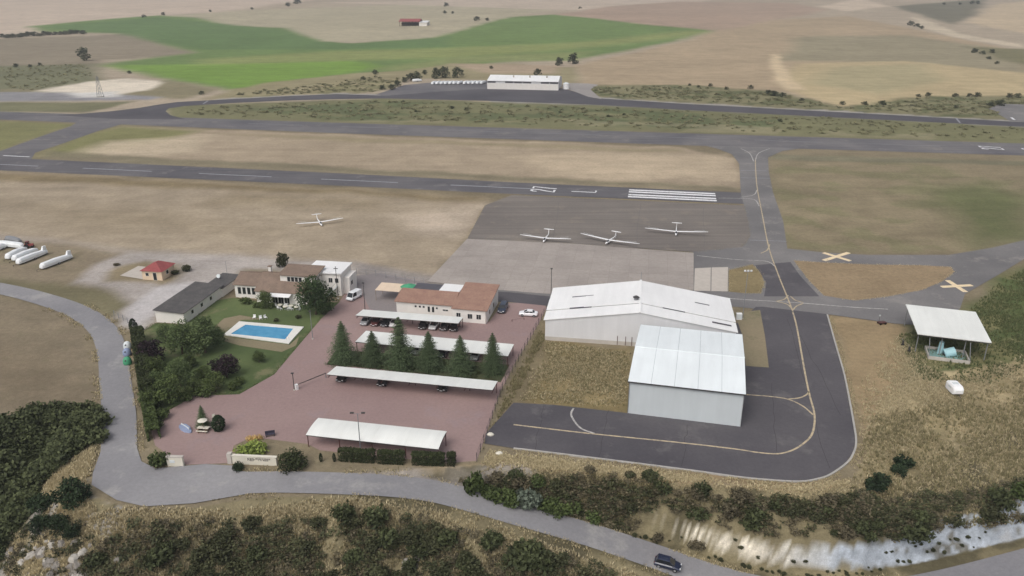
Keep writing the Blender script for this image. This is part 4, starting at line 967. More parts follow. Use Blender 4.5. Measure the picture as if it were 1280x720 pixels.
for i, (px_, py_) in enumerate(((350,384.5),(357,386.5),(364,385.5),(371,387))):
    p_ = on(px_, py_); t_ = thing('terrace_table', 'pale terrace table on the lawn by the restaurant awning', 'table', p_, .5*i, 'terrace tables by the restaurant')
    MB().tube((0,0,.68),(0,0,.74),.6,.6,12).build('table_top', M['cream_stone'], t_); MB().tube((0,0,.04),(0,0,.68),.05).build('leg', M['steel'], t_); MB().tube((0,0,0),(0,0,.04),.3,.3,10).build('base', M['steel'], t_)
    for a_ in (.6, 2.7, 4.6):
        cx_, cy_ = p_[0]+1.0*math.cos(a_+i), p_[1]+1.0*math.sin(a_+i); c2 = thing('terrace_chair', 'white chair around a terrace table by the restaurant', 'chair', (cx_, cy_, top(cx_, cy_)), a_+i-1.57, 'chairs around the terrace tables')
        MB().box(-.22,.22,-.22,.22,.4,.45).build('seat', M['glider'], c2); MB().box(-.22,.22,.2,.25,.45,.9).build('backrest', M['glider'], c2)
        for x_ in (-.19,.19):
            for y_ in (-.19,.19): MB().tube((x_,y_,0),(x_,y_,.4),.025,None,5).build('leg', M['glider'], c2)

# ------------------------------------------------------------------ vehicles
def car(name, label, loc, rz, col_, L=4.2, W=1.76, Ht=1.48, style='hatch', cat='car', group=None):
    t_ = thing(name, label, cat, loc, rz, group); m = carpaint(col_)
    hw = W/2; hb = .92 if style != 'suv' else 1.02; cl = .26; fr = L/2; n_hood = {'hatch':.24,'suv':.24,'van':.14,'sedan':.26}[style]
    xs_ = [(-fr,.45,.72,.80),(-fr+.12,.30,hb-.06,.93),(-fr+.6,cl,hb,1),(0,cl,hb,1),(fr-n_hood*L,cl,hb-.02,1),(fr-.35,cl,hb-.16,.96),(fr-.08,.32,hb-.28,.86),(fr,.42,.58,.74)]
    rings = []
    for x, z0, z1, k in xs_:
        w_ = hw*k; rings.append([(x,-w_*.9,z0),(x,w_*.9,z0),(x,w_,z0+.14),(x,w_,z1-.14),(x,w_*.86,z1),(x,-w_*.86,z1),(x,-w_,z1-.14),(x,-w_,z0+.14)])
    MB().loft(rings).build('body', m, t_, sm=False)
    xr0, xr1 = {'hatch':(-fr+.18,-fr+.5),'suv':(-fr+.12,-fr+.32),'van':(-fr+.05,-fr+.12),'sedan':(-fr+.75,-fr+1.25)}[style]
    xf0 = fr-n_hood*L-.02; xf1 = xf0-.75 if style != 'van' else xf0-.5
    wb, wt = hw*.86, hw*.70 if style != 'van' else hw*.80; zt = Ht-.06
    def ring(x0, x1, wv, z): return [(x0,-wv,z),(x1,-wv,z),(x1,wv,z),(x0,wv,z)]
    MB().loft([ring(xr0,xf0,wb,hb-.02), ring(xr1,xf1,wt,zt)]).build('windows', M['glass'], t_)
    MB().loft([ring(xr1-.06,xf1+.04,wt+.03,zt), ring(xr1-.02,xf1-.02,wt+.01,zt+.04), ring(xr1+.2,xf1-.25,wt-.14,Ht)]).build('roof', m, t_)
    pil = MB()
    for s in (-1, 1):
        for (xa, xb) in ((xr0,xr1),(xf0,xf1),((xr0+xf0)/2,(xr1+xf1)/2)):
            pil.tube((xa,s*(wb+.005),hb-.03),(xb,s*(wt+.005),zt),.045,.04,5)
    if style == 'van': pil.box(xr0-.01,(xr0+xf0)/2+.1,-wb-.015,wb+.015,hb-.05,zt-.02)
    pil.build('pillars', m, t_)
    for s in (-1, 1):
        for x in (-fr+.78, fr-.82):
            wo_ = MB().tube((x,s*(hw-.20),.32),(x,s*(hw+.015),.32),.32,.32,16).build('wheel', M['rubber'], t_)
            MB().tube((x,s*(hw+.005),.32),(x,s*(hw+.03),.32),.20,.18,12).build('rim', M['rim'], wo_)
        MB().box(fr-.16,fr-.04,s*hw*.62-.17,s*hw*.62+.17,hb-.36,hb-.24).build('headlight', M['lamp'], t_)
        MB().box(-fr+.02,-fr+.12,s*hw*.70-.1,s*hw*.70+.1,hb-.30,hb-.08).build('tail_light', M['tail'], t_)
        MB().box(xf0-.25,xf0-.08,s*(hw+.02)-.08,s*(hw+.02)+.08,hb,hb+.13).build('mirror', m, t_)
    MB().box(fr-.05,fr+.015,-.26,.26,.42,.52).build('number_plate', M['lamp'], t_)
    return t_
p_ = G(834,709.5); dpt = Vector(P(870,714,-9.4))-Vector(P(800,691,-8.3)); rzv = math.atan2(dpt.y, dpt.x)
tr = car('car', 'dark navy hatchback driving down the access road', (p_[0], p_[1], float(H(p_[0],p_[1]))+.16), rzv, (34,44,74), 4.0, 1.75, 1.55, 'hatch')
dz_, *_ = polydist(np.array([p_[0]]), np.array([p_[1]]), ROAD)
zz_ = polydist(np.array([p_[0]]), np.array([p_[1]]), ROAD)[1][0]; tr.location.z = zz_+.16
tr.rotation_euler = (0, math.atan2(1.6, 26), rzv)
car('car', 'dark blue car with pale bonnet beside the clubhouse end wall', on(628.5,388), R(-101), (36,48,74), 4.7, 1.85, 1.6, 'suv')
car('car', 'white coupe parked alone on the red paving near the hangar', on(660.5,394.5), R(172), (232,232,236), 4.3, 1.8, 1.38, 'sedan')
car('van', 'small white van parked at the top of the drive', on(442.5,373.5), R(-118), (232,234,236), 4.3, 1.85, 1.95, 'van', 'van')
rowc = -R(11.5)
for px_, c_, nm in ((455,(150,152,156),'silver car at the drive end under the clubhouse carport'),(468,(96,46,46),'dark red car under the clubhouse carport'),(480.5,(44,46,54),'black car beside the white one under the clubhouse carport'),(491.5,(226,226,228),'white car right of a black one under the clubhouse carport'),
                    (527.5,(34,34,38),'black car starting the second group under the clubhouse carport'),(540.5,(222,224,226),'white car between black and dark grey ones under the clubhouse carport'),(554,(70,62,64),'dark grey car under the clubhouse carport'),(566.5,(44,36,36),'brown-black car at the clubhouse door end of its carport')):
    p_ = on(px_, 406.5+(px_-455)*.066); car('car', nm, (p_[0]+.3, p_[1]+1.2, p_[2]), R(-101), c_, 4.1, 1.72, 1.46)
for px_, py_, c_, nm in ((463,437,(120,124,130),'grey car behind the spruces, hidden under their carport'),(519,443.5,(222,224,226),'white car showing between two spruces'),(552,447,(60,66,80),'slate blue car behind the spruces under their carport'),(593,450.5,(190,192,196),'pale silver car showing between the last two spruces')):
    p_ = on(px_, py_); car('car', nm, (p_[0]+.2, p_[1]+1.4, p_[2]), R(-101), c_, 4.2, 1.75, 1.48)
for px_, py_, c_, nm in ((425.5,478,(28,28,32),'black car at the drive end of the longest carport'),(476.5,483.5,(32,34,38),'charcoal car midway under the longest carport'),(552,490,(40,40,42),'dark car near the fence end of the longest carport')):
    p_ = on(px_, py_); car('car', nm, (p_[0]+.3, p_[1]+1.6, p_[2]), R(-101), c_, 4.2, 1.78, 1.5)
p_ = on(461,553); car('car', 'dark blue car under the curved carport by the hedge', (p_[0]+.5, p_[1]+1.4, p_[2]), R(-101), (34,42,70), 4.3, 1.78, 1.5)
p_ = on(1192,491); t_ = thing('caravan', 'small rounded white caravan left alone on the dry grass slope', 'caravan', p_, R(-92))
MB().loft([[(x,-w_,z0),(x,w_,z0),(x,w_,z1-.3),(x,w_*.82,z1),(x,-w_*.82,z1),(x,-w_,z1-.3)] for x, w_, z0, z1 in ((-1.75,.75,.75,1.5),(-1.6,.92,.5,1.8),(-1.1,.98,.42,1.95),(1.0,.98,.42,1.95),(1.5,.92,.5,1.75),(1.75,.75,.75,1.4))]).build('body', M['glider'], t_)
MB().box(-.5,.5,-.99,.99,1.2,1.55).build('side_window', M['pale_plastic'], t_); MB().box(-.45,.25,-.5,.5,1.9,2.02).build('roof_hatch', M['pale_plastic'], t_)
for s in (-1,1): MB().tube((-.1,s*.80,.3),(-.1,s*.95,.3),.3,.3,14).build('wheel', M['rubber'], t_)
MB().tube((1.6,0,.5),(2.6,0,.42),.05).build('drawbar', M['dark_steel'], t_); MB().tube((2.5,0,0),(2.5,0,.45),.04).build('jockey_leg', M['dark_steel'], t_)
# ------------------------------------------------------------------ gliders
def glider(label, nose, tail, wl_, wr_):
    a = Vector(P(*nose, .9)); b = Vector(P(*tail, 2.3)); a.z = b.z = 0
    lw, rw = Vector(P(*wl_, .9)), Vector(P(*wr_, .9)); sp_ = (rw-lw); sp_.z = 0; span = max(14.5, min(18.5, sp_.length))
    mid = (lw+rw)/2; d = Vector((-sp_.y, sp_.x, 0)).normalized()
    if d.dot(a-b) < 0: d = -d
    o = mid-d*(-.0); o.z = top(o.x, o.y)
    t_ = thing('glider', label, 'glider', o, math.atan2(d.y, d.x), 'gliders parked on the airfield')
    st = [(2.6,.05,.62),(2.3,.22,.64),(1.5,.36,.70),(.4,.40,.76),(-.6,.34,.80),(-1.8,.2,.86),(-3.4,.13,.92),(-4.6,.10,.98),(-4.75,.03,1.0)]
    MB().loft([[(x, r*.85*math.cos(2*math.pi*i/12), zc_+r*math.sin(2*math.pi*i/12)) for i in range(12)] for x, r, zc_ in st]).build('fuselage', M['glider'], t_, sm=True)
    for s in (-1, 1):
        rings = []
        for u, ch_, off in ((.03,.95,0),(.45,.85,-.03),(.8,.62,-.06),(1.0,.32,-.08)):
            y = s*u*span/2; z = .98+.055*u*span/2*.9
            rings.append([(off+ch_*.45,y,z),(off+ch_*.15,y,z+.07*ch_),(off-ch_*.55,y,z+.01),(off+ch_*.1,y,z-.05*ch_)])
        w_ = MB().loft(rings).build('wing', M['glider'], t_)
        MB().slab([(-.33,s*span*.28,1.44),(-.43,s*span*.28,1.44),(-.33,s*span*.45,1.78),(-.26,s*span*.45,1.78)],.02).build('aileron', M['pale_plastic'], w_)
    MB().loft([[(-3.9,-.06,1.0),(-4.8,-.05,1.0),(-4.8,.05,1.0),(-3.9,.06,1.0)],[(-4.35,-.04,2.2),(-4.95,-.03,2.2),(-4.95,.03,2.2),(-4.35,.04,2.2)]]).build('fin', M['glider'], t_)
    MB().loft([[(-4.45,-1.5,2.22),(-4.85,-1.5,2.22),(-4.85,-1.5,2.26),(-4.45,-1.5,2.26)],[(-4.3,0,2.21),(-4.95,0,2.21),(-4.95,0,2.29),(-4.3,0,2.29)],[(-4.45,1.5,2.22),(-4.85,1.5,2.22),(-4.85,1.5,2.26),(-4.45,1.5,2.26)]]).build('tailplane', M['glider'], t_)
    MB().loft([[(x, r*.8*math.cos(2*math.pi*i/10), zc_+r*math.sin(2*math.pi*i/10)) for i in range(10)] for x, r, zc_ in ((2.0,.06,.86),(1.6,.26,.90),(1.0,.33,.96),(.5,.26,.98),(.35,.05,1.0))]).build('canopy', M['glass'], t_, sm=True)
    MB().tube((.5,-.08,.22),(.5,.08,.22),.22,.22,14).build('main_wheel', M['rubber'], t_)
    MB().box(.35,.65,-.05,.05,.22,.6).build('wheel_fairing', M['glider'], t_); MB().tube((-4.5,-.03,.12),(-4.5,.03,.12),.12,.12,10).build('tail_wheel', M['rubber'], t_); MB().tube((-4.5,0,.12),(-4.5,0,.95),.04).build('tail_strut', M['glider'], t_)
    return t_
glider('white glider alone on the dry grass', (406,283.4), (388.4,271.4), (374,281), (425.6,274.7))
glider('white glider on the apron edge closest to the dry grass', (681,302.5), (686,290), (650,295.5), (713.7,301))
glider('long-winged white glider in the middle of the three on the apron', (761,307.5), (763.7,292.5), (722.5,293.7), (802.5,308))
glider('white glider on the apron closest to the taxiway', (848,297), (838.7,282.5), (806,287.5), (885,292.5))
# ------------------------------------------------------------------ glider trailers
def trailer_parts(t_, L, W=1.7, Hh=1.75, tail_=True, m='trailer'):
    rings = []
    for u, k, hk in ((0,.55,.45),(.02,.8,.75),(.08,1,.95),(.5,1,1),(.86,.9,.86),(.985,.7,.66),(1,.5,.4)):
        x = u*L; w_ = W/2*k; h_ = Hh*hk; z0 = .45
        rings.append([(x,-w_,z0),(x,w_,z0),(x,w_,z0+(h_-z0)*.55),(x,w_*.72,h_*.97),(x,0,h_+.06),(x,-w_*.72,h_*.97),(x,-w_,z0+(h_-z0)*.55)])
    MB().loft([r[::-1] for r in rings]).build('shell', M[m], t_)
    for s in (-1, 1):
        wv = MB().tube((L*.5,s*(W/2-.05),.3),(L*.5,s*(W/2+.12),.3),.3,.3,12).build('wheel', M['rubber'], t_); MB().tube((L*.5,s*(W/2+.12),.3),(L*.5,s*(W/2+.14),.3),.17,.17,8).build('rim', M['rim'], wv)
    MB().box(.3,L-.4,-W/2+.25,W/2-.25,.30,.45).build('chassis', M['dark_steel'], t_)
    MB().tube((0,0,.4),(-1.4,0,.42),.06).build('drawbar', M['dark_steel'], t_); MB().tube((-1.2,0,0),(-1.2,0,.42),.05).build('jockey_leg', M['dark_steel'], t_)
    if tail_: MB().loft([[(L-1.5,-.35,Hh*.75),(L-.1,-.3,Hh*.6),(L-.1,.3,Hh*.6),(L-1.5,.35,Hh*.75)],[(L-1.1,-.22,Hh+.75),(L-.15,-.22,Hh+.7),(L-.15,.22,Hh+.7),(L-1.1,.22,Hh+.75)]]).build('tail_box', M[m], t_)
def trailer_px(label, front, back, tail_=True, m='trailer', group='glider trailers on the grass'):
    a = Vector(P(*front)); b = Vector(P(*back)); d = b-a
    z = top(a.x, a.y); t_ = thing('glider_trailer', label, 'trailer', (a.x, a.y, z), math.atan2(d.y, d.x), group); trailer_parts(t_, d.length, 1.7, 1.75, tail_, m); return t_
trailer_px('white glider trailer standing beside the two touching trailers', (9,325.5), (33,313.5), False)
trailer_px('white glider trailer between two others on the grass', (17,327.5), (47,315), False)
trailer_px('pale blue-white glider trailer at the end of a row of three', (22,331.8), (59,317.2), True)
trailer_px('white glider trailer with raised tail box standing apart', (51.5,337.5), (90,323), True)
trailer_px('long white trailer parked crosswise behind the others', (30,311), (-12,306), False)
trailer_px('short white trailer half hidden behind the crosswise one', (-4,314), (7,310), False)
trailer_px('grey trailer on the gravel behind the crosswise one', (9,301.5), (26,305), False, 'steel')
p_ = on(38,309.5); t_ = thing('tractor', 'small dark red tractor behind the glider trailers', 'tractor', p_, .2)
MB().box(-1.3,.9,-.4,.4,.6,1.15).build('body', M['tile_red'], t_); MB().box(-1.0,-.1,-.42,.42,1.15,1.9).build('cab', M['tail'], t_); MB().box(-.98,-.12,-.44,.44,1.25,1.75).build('cab_window', M['glass'], t_)
for s in (-1,1): MB().tube((-.8,s*.45,.6),(-.8,s*.75,.6),.6,.6,14).build('rear_wheel', M['rubber'], t_); MB().tube((.6,s*.42,.35),(.6,s*.62,.35),.35,.35,12).build('front_wheel', M['rubber'], t_)
k_ = 0
FL = ['white trailer at the hangar end of the far trailer row','white trailer at the tree end of the far trailer row']
proto = None
for i in range(12):
    px_ = 540+i*5.35+(2.2 if i > 6 else 0); a = P(px_, 106.2-.05*(i)); b = P(px_+9, 103.0-.05*i); d = Vector(b)-Vector(a)
    lb = FL[1] if i == 0 else FL[0] if i == 11 else 'white glider trailer inside the row beside the far hangar'
    t_ = thing('glider_trailer', lb, 'trailer', (a[0], a[1], top(a[0], a[1])), math.atan2(d.y, d.x), 'trailers beside the far hangar')
    if proto is None: trailer_parts(t_, 9.0, 1.9, 2.0, False); proto = t_
    else:
        for ch in proto.children:
            c_ = ch.copy(); C.objects.link(c_); c_.parent = t_
            for gch in ch.children:
                g_ = gch.copy(); C.objects.link(g_); g_.parent = c_
p_ = P(515.5,102.5); t_ = thing('glider_trailer', 'single white trailer set apart by the trees at the far apron', 'trailer', (p_[0], p_[1], top(p_[0], p_[1])), .5, 'trailers beside the far hangar'); trailer_parts(t_, 7, 1.9, 2.0, False)

# ------------------------------------------------------------------ street furniture and small things
def pole(name, label, px_, py_, h_, kind):
    p_ = on(px_, py_); t_ = thing(name, label, 'pole' if kind != 'twin' else 'lamp', p_, 0)
    MB().tube((0,0,0),(0,0,.25),.2,.16,10).build('base', M['plinth'], t_); MB().tube((0,0,.2),(0,0,h_),.09,.06,8).build('shaft', M['steel'] if kind != 'dark' else M['dark_steel'], t_)
    if kind == 'twin':
        for s in (-1, 1):
            MB().tube((0,0,h_-.1),(s*.9,0,h_+.1),.035).build('arm', M['steel'], t_); MB().box(s*.9-.3,s*.9+.3,-.14,.14,h_+.05,h_+.22).build('lamp_head', M['dark_steel'], t_)
    elif kind == 'flood':
        MB().box(-.9,.9,-.08,.08,h_-.15,h_).build('crossbar', M['steel'], t_)
        for x_ in (-.7,0,.7): MB().box(x_-.2,x_+.2,-.22,-.05,h_-.05,h_+.3).build('floodlight', M['lamp'], t_)
    else: MB().box(-.25,.25,-.35,.05,h_,h_+.14).build('lamp_head', M['dark_steel'], t_)
    return t_
pole('lamp_post', 'twin-headed lamp post standing behind the curved carport hedge', 451, 567, 7.5, 'twin')
pole('floodlight_mast', 'floodlight mast beside the right side of the large hangar', 928, 399, 11.5, 'flood')
pole('lamp_post', 'tall thin pole between concrete apron and car park', 688.7, 378, 8.5, 'dark')
pole('lamp_post', 'slim lamp post on the drive beside the first spruce', 391, 424, 6.5, 'steel'); pole('lamp_post', 'slim lamp post in the grey yard left of the clubhouse', 456.5, 389, 7, 'dark')
pole('lamp_post', 'slim lamp post at the drive bend in the red paving', 368, 488, 3.6, 'dark')
p_ = on(926,396.5); t_ = thing('electrical_cabinet', 'white electrical cabinet at the foot of the floodlight mast', 'cabinet', (p_[0]-.9, p_[1]-1.5, p_[2]))
MB().box(-.6,.6,-.4,.4,.12,1.5).build('housing', M['glider'], t_); MB().box(-.65,.65,-.45,.45,0,.12).build('plinth', M['plinth'], t_); MB().box(-.55,.55,-.43,-.4,.25,1.4).build('door', M['pale_plastic'], t_)
# boom barrier on the drive
p_ = on(371,487); t_ = thing('boom_barrier', 'boom barrier lowered across the red drive', 'barrier', p_, math.atan2(P(408,472)[1]-P(371,487)[1], P(408,472)[0]-P(371,487)[0]))
MB().box(-.25,.25,-.25,.25,0,1.1).build('motor_box', M['glider'], t_); MB().box(.2,6.6,-.05,.05,.9,1.02).build('boom', M['dark_steel'], t_); MB().box(6.4,6.5,-.06,.06,0,.9).build('boom_rest', M['steel'], t_)
# entrance walls
sgA, sgB = P(290.4,579.8), P(346,582.5); sg = thing('sign_wall', 'long cream sign wall with dark lettering at the car park entrance', 'sign', (sgA[0], sgA[1]-.0, top(*sgA[:2])), math.atan2(sgB[1]-sgA[1], sgB[0]-sgA[0]))
SLn = math.hypot(sgB[0]-sgA[0], sgB[1]-sgA[1]); MB().box(0, SLn, 0, .4, 0, 1.5).build('wall', M['cream_stone'], sg); MB().box(-.1, SLn+.1, -.06, .46, 1.5, 1.62).build('coping', M['cream_stone'], sg)
MB().box(-.7,-.0,-.15,.55,0,1.9).build('pillar', M['plinth'], sg)
rnd = random.Random(4); x_ = SLn*.36
lt = MB()
for row, (a_, b_, zz) in enumerate(((.36,.55,1.0),(.36,.53,.72),(.56,.86,1.05),(.60,.82,.80))):
    x_ = SLn*a_
    while x_ < SLn*b_:
        w_ = rnd.uniform(.10,.24); h_ = .24
        lt = MB(); lt.box(x_, x_+.05, -.035, 0, zz, zz+h_)
        if rnd.random() < .8: lt.box(x_, x_+w_, -.034, 0, zz+h_-.05, zz+h_)
        if rnd.random() < .6: lt.box(x_+w_-.05, x_+w_, -.033, 0, zz, zz+h_*.9)
        if rnd.random() < .5: lt.box(x_, x_+w_, -.032, 0, zz+.0, zz+.05)
        lt.build('letter', M['ink'], sg); x_ += w_+.1
gwA = P(209.5,583); gw = thing('gate_wall', 'short pale block wall on the garden side of the entrance', 'wall', (gwA[0], gwA[1], top(*gwA[:2])), -.05)
MB().box(0,2.6,0,.45,0,1.7).build('wall', M['cream_stone'], gw); MB().box(-.08,2.68,-.07,.52,1.7,1.84).build('coping', M['plinth'], gw); MB().box(.5,1.3,-.04,0,.7,1.2).build('letter_box', M['pale_plastic'], gw)
# recycling igloos on the verge
for px_, py_, m_, nm in ((160,436,'pale_plastic','pale grey recycling igloo on the road verge'),(159.5,444.5,'blue_plastic','blue and white recycling igloo between two others'),(160,455.5,'green_plastic','green recycling igloo at the end of its row')):
    p_ = on(px_, py_); t_ = thing('recycling_bin', nm, 'bin', p_, 0, 'recycling bins on the verge')
    MB().loft([[(r*math.cos(2*math.pi*i/12), r*math.sin(2*math.pi*i/12), z) for i in range(12)] for z, r in ((0,.75),(.5,.85),(1.1,.78),(1.5,.55),(1.7,.2))]).build('shell', M[m_], t_, sm=True)
    MB().tube((0,-.8,1.1),(0,-.45,1.25),.16,.16,10).build('opening', M['dark_steel'], t_); MB().tube((-.15,0,1.68),(.15,0,1.68),.04).build('lifting_hook', M['steel'], t_)
# roundabout display: sculpture plane etc.
p_ = on(232.5,537); t_ = thing('fibreglass_boat', 'small pale blue upturned boat on the red paving', 'boat', p_, R(-40))
MB().loft([[(x, -w_, .0), (x, w_, .0), (x, w_*.7, h_), (x, -w_*.7, h_)] for x, w_, h_ in ((-1.6,.45,.4),(-.6,.7,.65),(.7,.65,.6),(1.7,.15,.25))]).build('hull', M['blue_plastic'], t_); MB().box(-1.4,1.2,-.06,.06,.45,.72).build('keel', M['pale_plastic'], t_)
p_ = on(255,539); t_ = thing('picnic_table', 'pale picnic table with parasol roof by the island trees', 'table', p_, -.1)
MB().box(-1.0,1.0,-.4,.4,.7,.76).build('table_top', M['cream_stone'], t_)
for s in (-1,1): MB().box(-1.0,1.0,s*.75-.14,s*.75+.14,.4,.45).build('bench', M['cream_stone'], t_); MB().box(s*.7-.05,s*.7+.05,-.75,.75,0,.7).build('leg', M['wood'], t_)
MB().tube((0,0,.7),(0,0,2.1),.04).build('pole', M['wood'], t_); MB().tube((0,0,2.1),(0,0,2.4),.85,.12,8).build('roof', M['cream_stone'], t_)
p_ = on(269.5,536); t_ = thing('upright_board', 'slanted pale board leaning beside the island shrubs', 'board', p_, .2)
MB().slab([(-.2,-.1,2.9),(.25,-.1,3.0),(-.1,0,.1),(-.6,0,.1)], .08).build('panel', M['cream_stone'], t_); MB().tube((0,0,0),(0,0,1.6),.05).build('post', M['wood'], t_)
p_ = on(338,545.5); t_ = thing('bench', 'dark purple bench behind the yellow-flowered bush', 'bench', p_, .3)
MB().box(-.8,.8,-.25,.25,.42,.5).build('seat', M['navy_cloth'], t_); MB().box(-.8,.8,.25,.32,.5,.95).build('backrest', M['navy_cloth'], t_)
for x_ in (-.65,.65): MB().box(x_-.05,x_+.05,-.22,.22,0,.42).build('leg', M['dark_steel'], t_)
for px_, py_, nm in ((613,544.5,'flat pale concrete block at the apron end by the fence'),(624,567.5,'small white boulder on the verge below the hangar apron')):
    p_ = on(px_, py_); rr = np.random.RandomState(int(px_))
    MBk = MB(); k_ = 8
    MBk.loft([[(r*1.1*math.cos(2*math.pi*i/k_)*(1+.25*rr.rand()), r*.8*math.sin(2*math.pi*i/k_)*(1+.25*rr.rand()), z) for i in range(k_)] for z, r in ((-.1,.45),(.2,.5),(.42,.25))])
    o = MBk.build('boulder', M['cream_stone'], None, p_); tag(o, nm, 'rock')
# red barrier line and fence with posts
def fence(label, pts, h_, gap, m='dark_steel', cat='fence', rails=(.95,), group=None):
    pts = [Vector(P(*p)) for p in pts]; o = pts[0]; t_ = thing('fence', label, cat, (o.x, o.y, 0), 0, group)
    for a, b in zip(pts, pts[1:]):
        n = max(1, round((b-a).length/gap)); d = (b-a)/n
        for i in range(n):
            p_ = a+d*i-o; z_ = top(p_.x+o.x, p_.y+o.y); MB().box(p_.x-.05, p_.x+.05, p_.y-.05, p_.y+.05, z_-.02, h_).build('post', M[m], t_)
        for r_ in rails: MB().tube((a-o)+Vector((0,0,h_*r_)), (b-o)+Vector((0,0,h_*r_)), .022, None, 5).build('rail', M[m], t_)
    e_ = pts[-1]-o; MB().box(e_.x-.05,e_.x+.05,e_.y-.05,e_.y+.05,-.02,h_).build('post', M[m], t_)
fence('rusty post and wire fence between car park and hangar grass', [(596,577),(609,543),(628,488),(648,452),(670,412),(686,384)], 1.7, 2.6, 'dark_steel', 'fence', (.97,.6,.25))
fence('dark fence between the yard and the airfield', [(434,341),(470,345),(495,350),(530,356)], 1.6, 2.5, 'steel', 'fence', (.97,.5))
fence('wire fence along the storehouse yard by the road', [(143,395),(160,404),(172,410)], 1.4, 2.5, 'steel', 'fence', (.97,.5))
fence('low red and white barrier rail near the white coupe', [(640,402),(655,399.5)], .5, 2.2, 'red_steel', 'barrier', (.9,))

# ------------------------------------------------------------------ plants
def leaves(pts, size, rs, flat=.35, up=.0):
    """random leaf quads (folded diamond) at the points"""
    n = len(pts); s = size*(.65+.7*rs.rand(n))[:, None]
    a = rs.normal(size=(n, 3)); a[:, 2] *= (1-flat); a /= np.linalg.norm(a, axis=1)[:, None]+1e-9
    b = rs.normal(size=(n, 3)); b -= (b*a).sum(1)[:, None]*a; b /= np.linalg.norm(b, axis=1)[:, None]+1e-9
    v = np.stack([pts-a*s*.5, pts+b*s*.32, pts+a*s*.5, pts-b*s*.32], 1).reshape(-1, 3)
    f = np.arange(4*n).reshape(n, 4); return v, f
def lobes_cloud(lobes, n, size, rs, inner=.55):
    vol = np.array([l[3]*l[4]*l[5] for l in lobes])**(2/3.); cnt = np.maximum((n*vol/vol.sum()).astype(int), 8); P_ = []; T_ = []
    for l, c_ in zip(lobes, cnt):
        d = rs.normal(size=(c_, 3)); d /= np.linalg.norm(d, axis=1)[:, None]; r = (inner+(1-inner)*rs.rand(c_)**.6)[:, None]*(1+.18*rs.normal(size=(c_, 1)))
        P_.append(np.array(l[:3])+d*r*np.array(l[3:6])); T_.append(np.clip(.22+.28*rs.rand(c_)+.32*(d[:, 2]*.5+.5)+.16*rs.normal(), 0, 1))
    P_ = np.concatenate(P_); T_ = np.concatenate(T_); k = P_[:, 2] > .08; P_, T_ = P_[k], T_[k]
    v, f = leaves(P_, size, rs); return v, f, T_
def tapered(path, r0, r1, n=7):
    b = MB(); m = len(path)
    for i in range(m-1): b.tube(path[i], path[i+1], r0+(r1-r0)*i/(m-1), r0+(r1-r0)*(i+1)/(m-1), n)
    return b
def mesh_mb(b, name, mat):
    me = bpy.data.meshes.new(name); me.from_pydata(b.v, [], b.f); me.update(); me.materials.append(mat); return me
def broad_template(seed, h, rx, mat, n=2600, leaf=.42, nl=13, low=.22, drop=0):
    rs = np.random.RandomState(seed); lobes = []
    for i in range(nl):
        a = 2.4*i+rs.rand(); u = (i+.5)/nl; z = h*(low+.16+(.80-low)*u*.92); rr = rx*(.30+.52*math.sin(math.pi*min(1, .18+u*.8)))*(.6+.5*rs.rand())
        s_ = rx*(.36+.2*rs.rand())*(1.05-.35*u); lobes.append((rr*math.cos(a), rr*math.sin(a), z, s_, s_, s_*(.8+drop)))
    lobes.append((0,0,h*.60,rx*.5,rx*.5,h*.26))
    v, f, t = lobes_cloud(lobes, n, leaf, rs)
    tb = tapered([(0,0,0),(.05*h*.3,0,h*.2),(.0,.02*h,h*.45),(.02*h,0,h*.75)], .032*h, .012*h)
    for l in lobes[::2]: tb.tube((0,0,h*.3+.1*l[2]*.3), (l[0]*.85,l[1]*.85,l[2]), .012*h, .005*h, 5)
    return mesh_mb(tb, 'trunk', M['bark']), mesh_np('crown', v, f, mat, t)
def spruce_template(seed, h, rb, mat, whorls=19):
    rs = np.random.RandomState(seed); V = []; Fc = []; T = []; k = 0
    for i in range(whorls):
        u = i/(whorls-1.0); z0 = h*(.07+.88*u); L = rb*(1-u)**.85*(.9+.25*rs.rand())+.12; nb_ = int(9+6*(1-u))
        for j in range(nb_):
            a = 2*math.pi*(j+rs.rand()*.7)/nb_; l = L*(.72+.45*rs.rand()); seg = 5
            for q in range(seg):
                for s in (-1, 1, 0):
                    for rep in range(2):
                        t0 = (q+.15+rs.rand()*.7)/seg; r = l*t0; z = z0-.30*l*t0+.16*l*t0*t0+rs.normal()*.05
                        w_ = .20+.30*(1-t0)*l*.5; aa = a+s*(.10+.16*rs.rand())
                        c0 = np.array([r*math.cos(aa), r*math.sin(aa), z]); d = np.array([math.cos(aa+s*.7), math.sin(aa+s*.7), -.35+rs.normal()*.18]); d /= np.linalg.norm(d)
                        p = np.array([-math.sin(aa), math.cos(aa), rs.normal()*.3]); p /= np.linalg.norm(p)
                        V += [c0-d*w_*.4, c0+p*w_*.24, c0+d*w_*.8, c0-p*w_*.24]; Fc.append((k, k+1, k+2, k+3)); k += 4
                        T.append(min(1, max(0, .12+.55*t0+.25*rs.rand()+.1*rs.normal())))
    V += [np.array(p) for p in ((-.08,0,h*.9),(0,.08,h*.9),(0,0,h),(.08,0,h*.9))]; Fc.append((k,k+1,k+2,k+3)); T.append(.5)
    tb = tapered([(0,0,0),(0,0,h*.5),(0,0,h*.93)], .022*h, .005*h); return mesh_mb(tb, 'trunk', M['bark']), mesh_np('crown', np.array(V), np.array(Fc), mat, T)
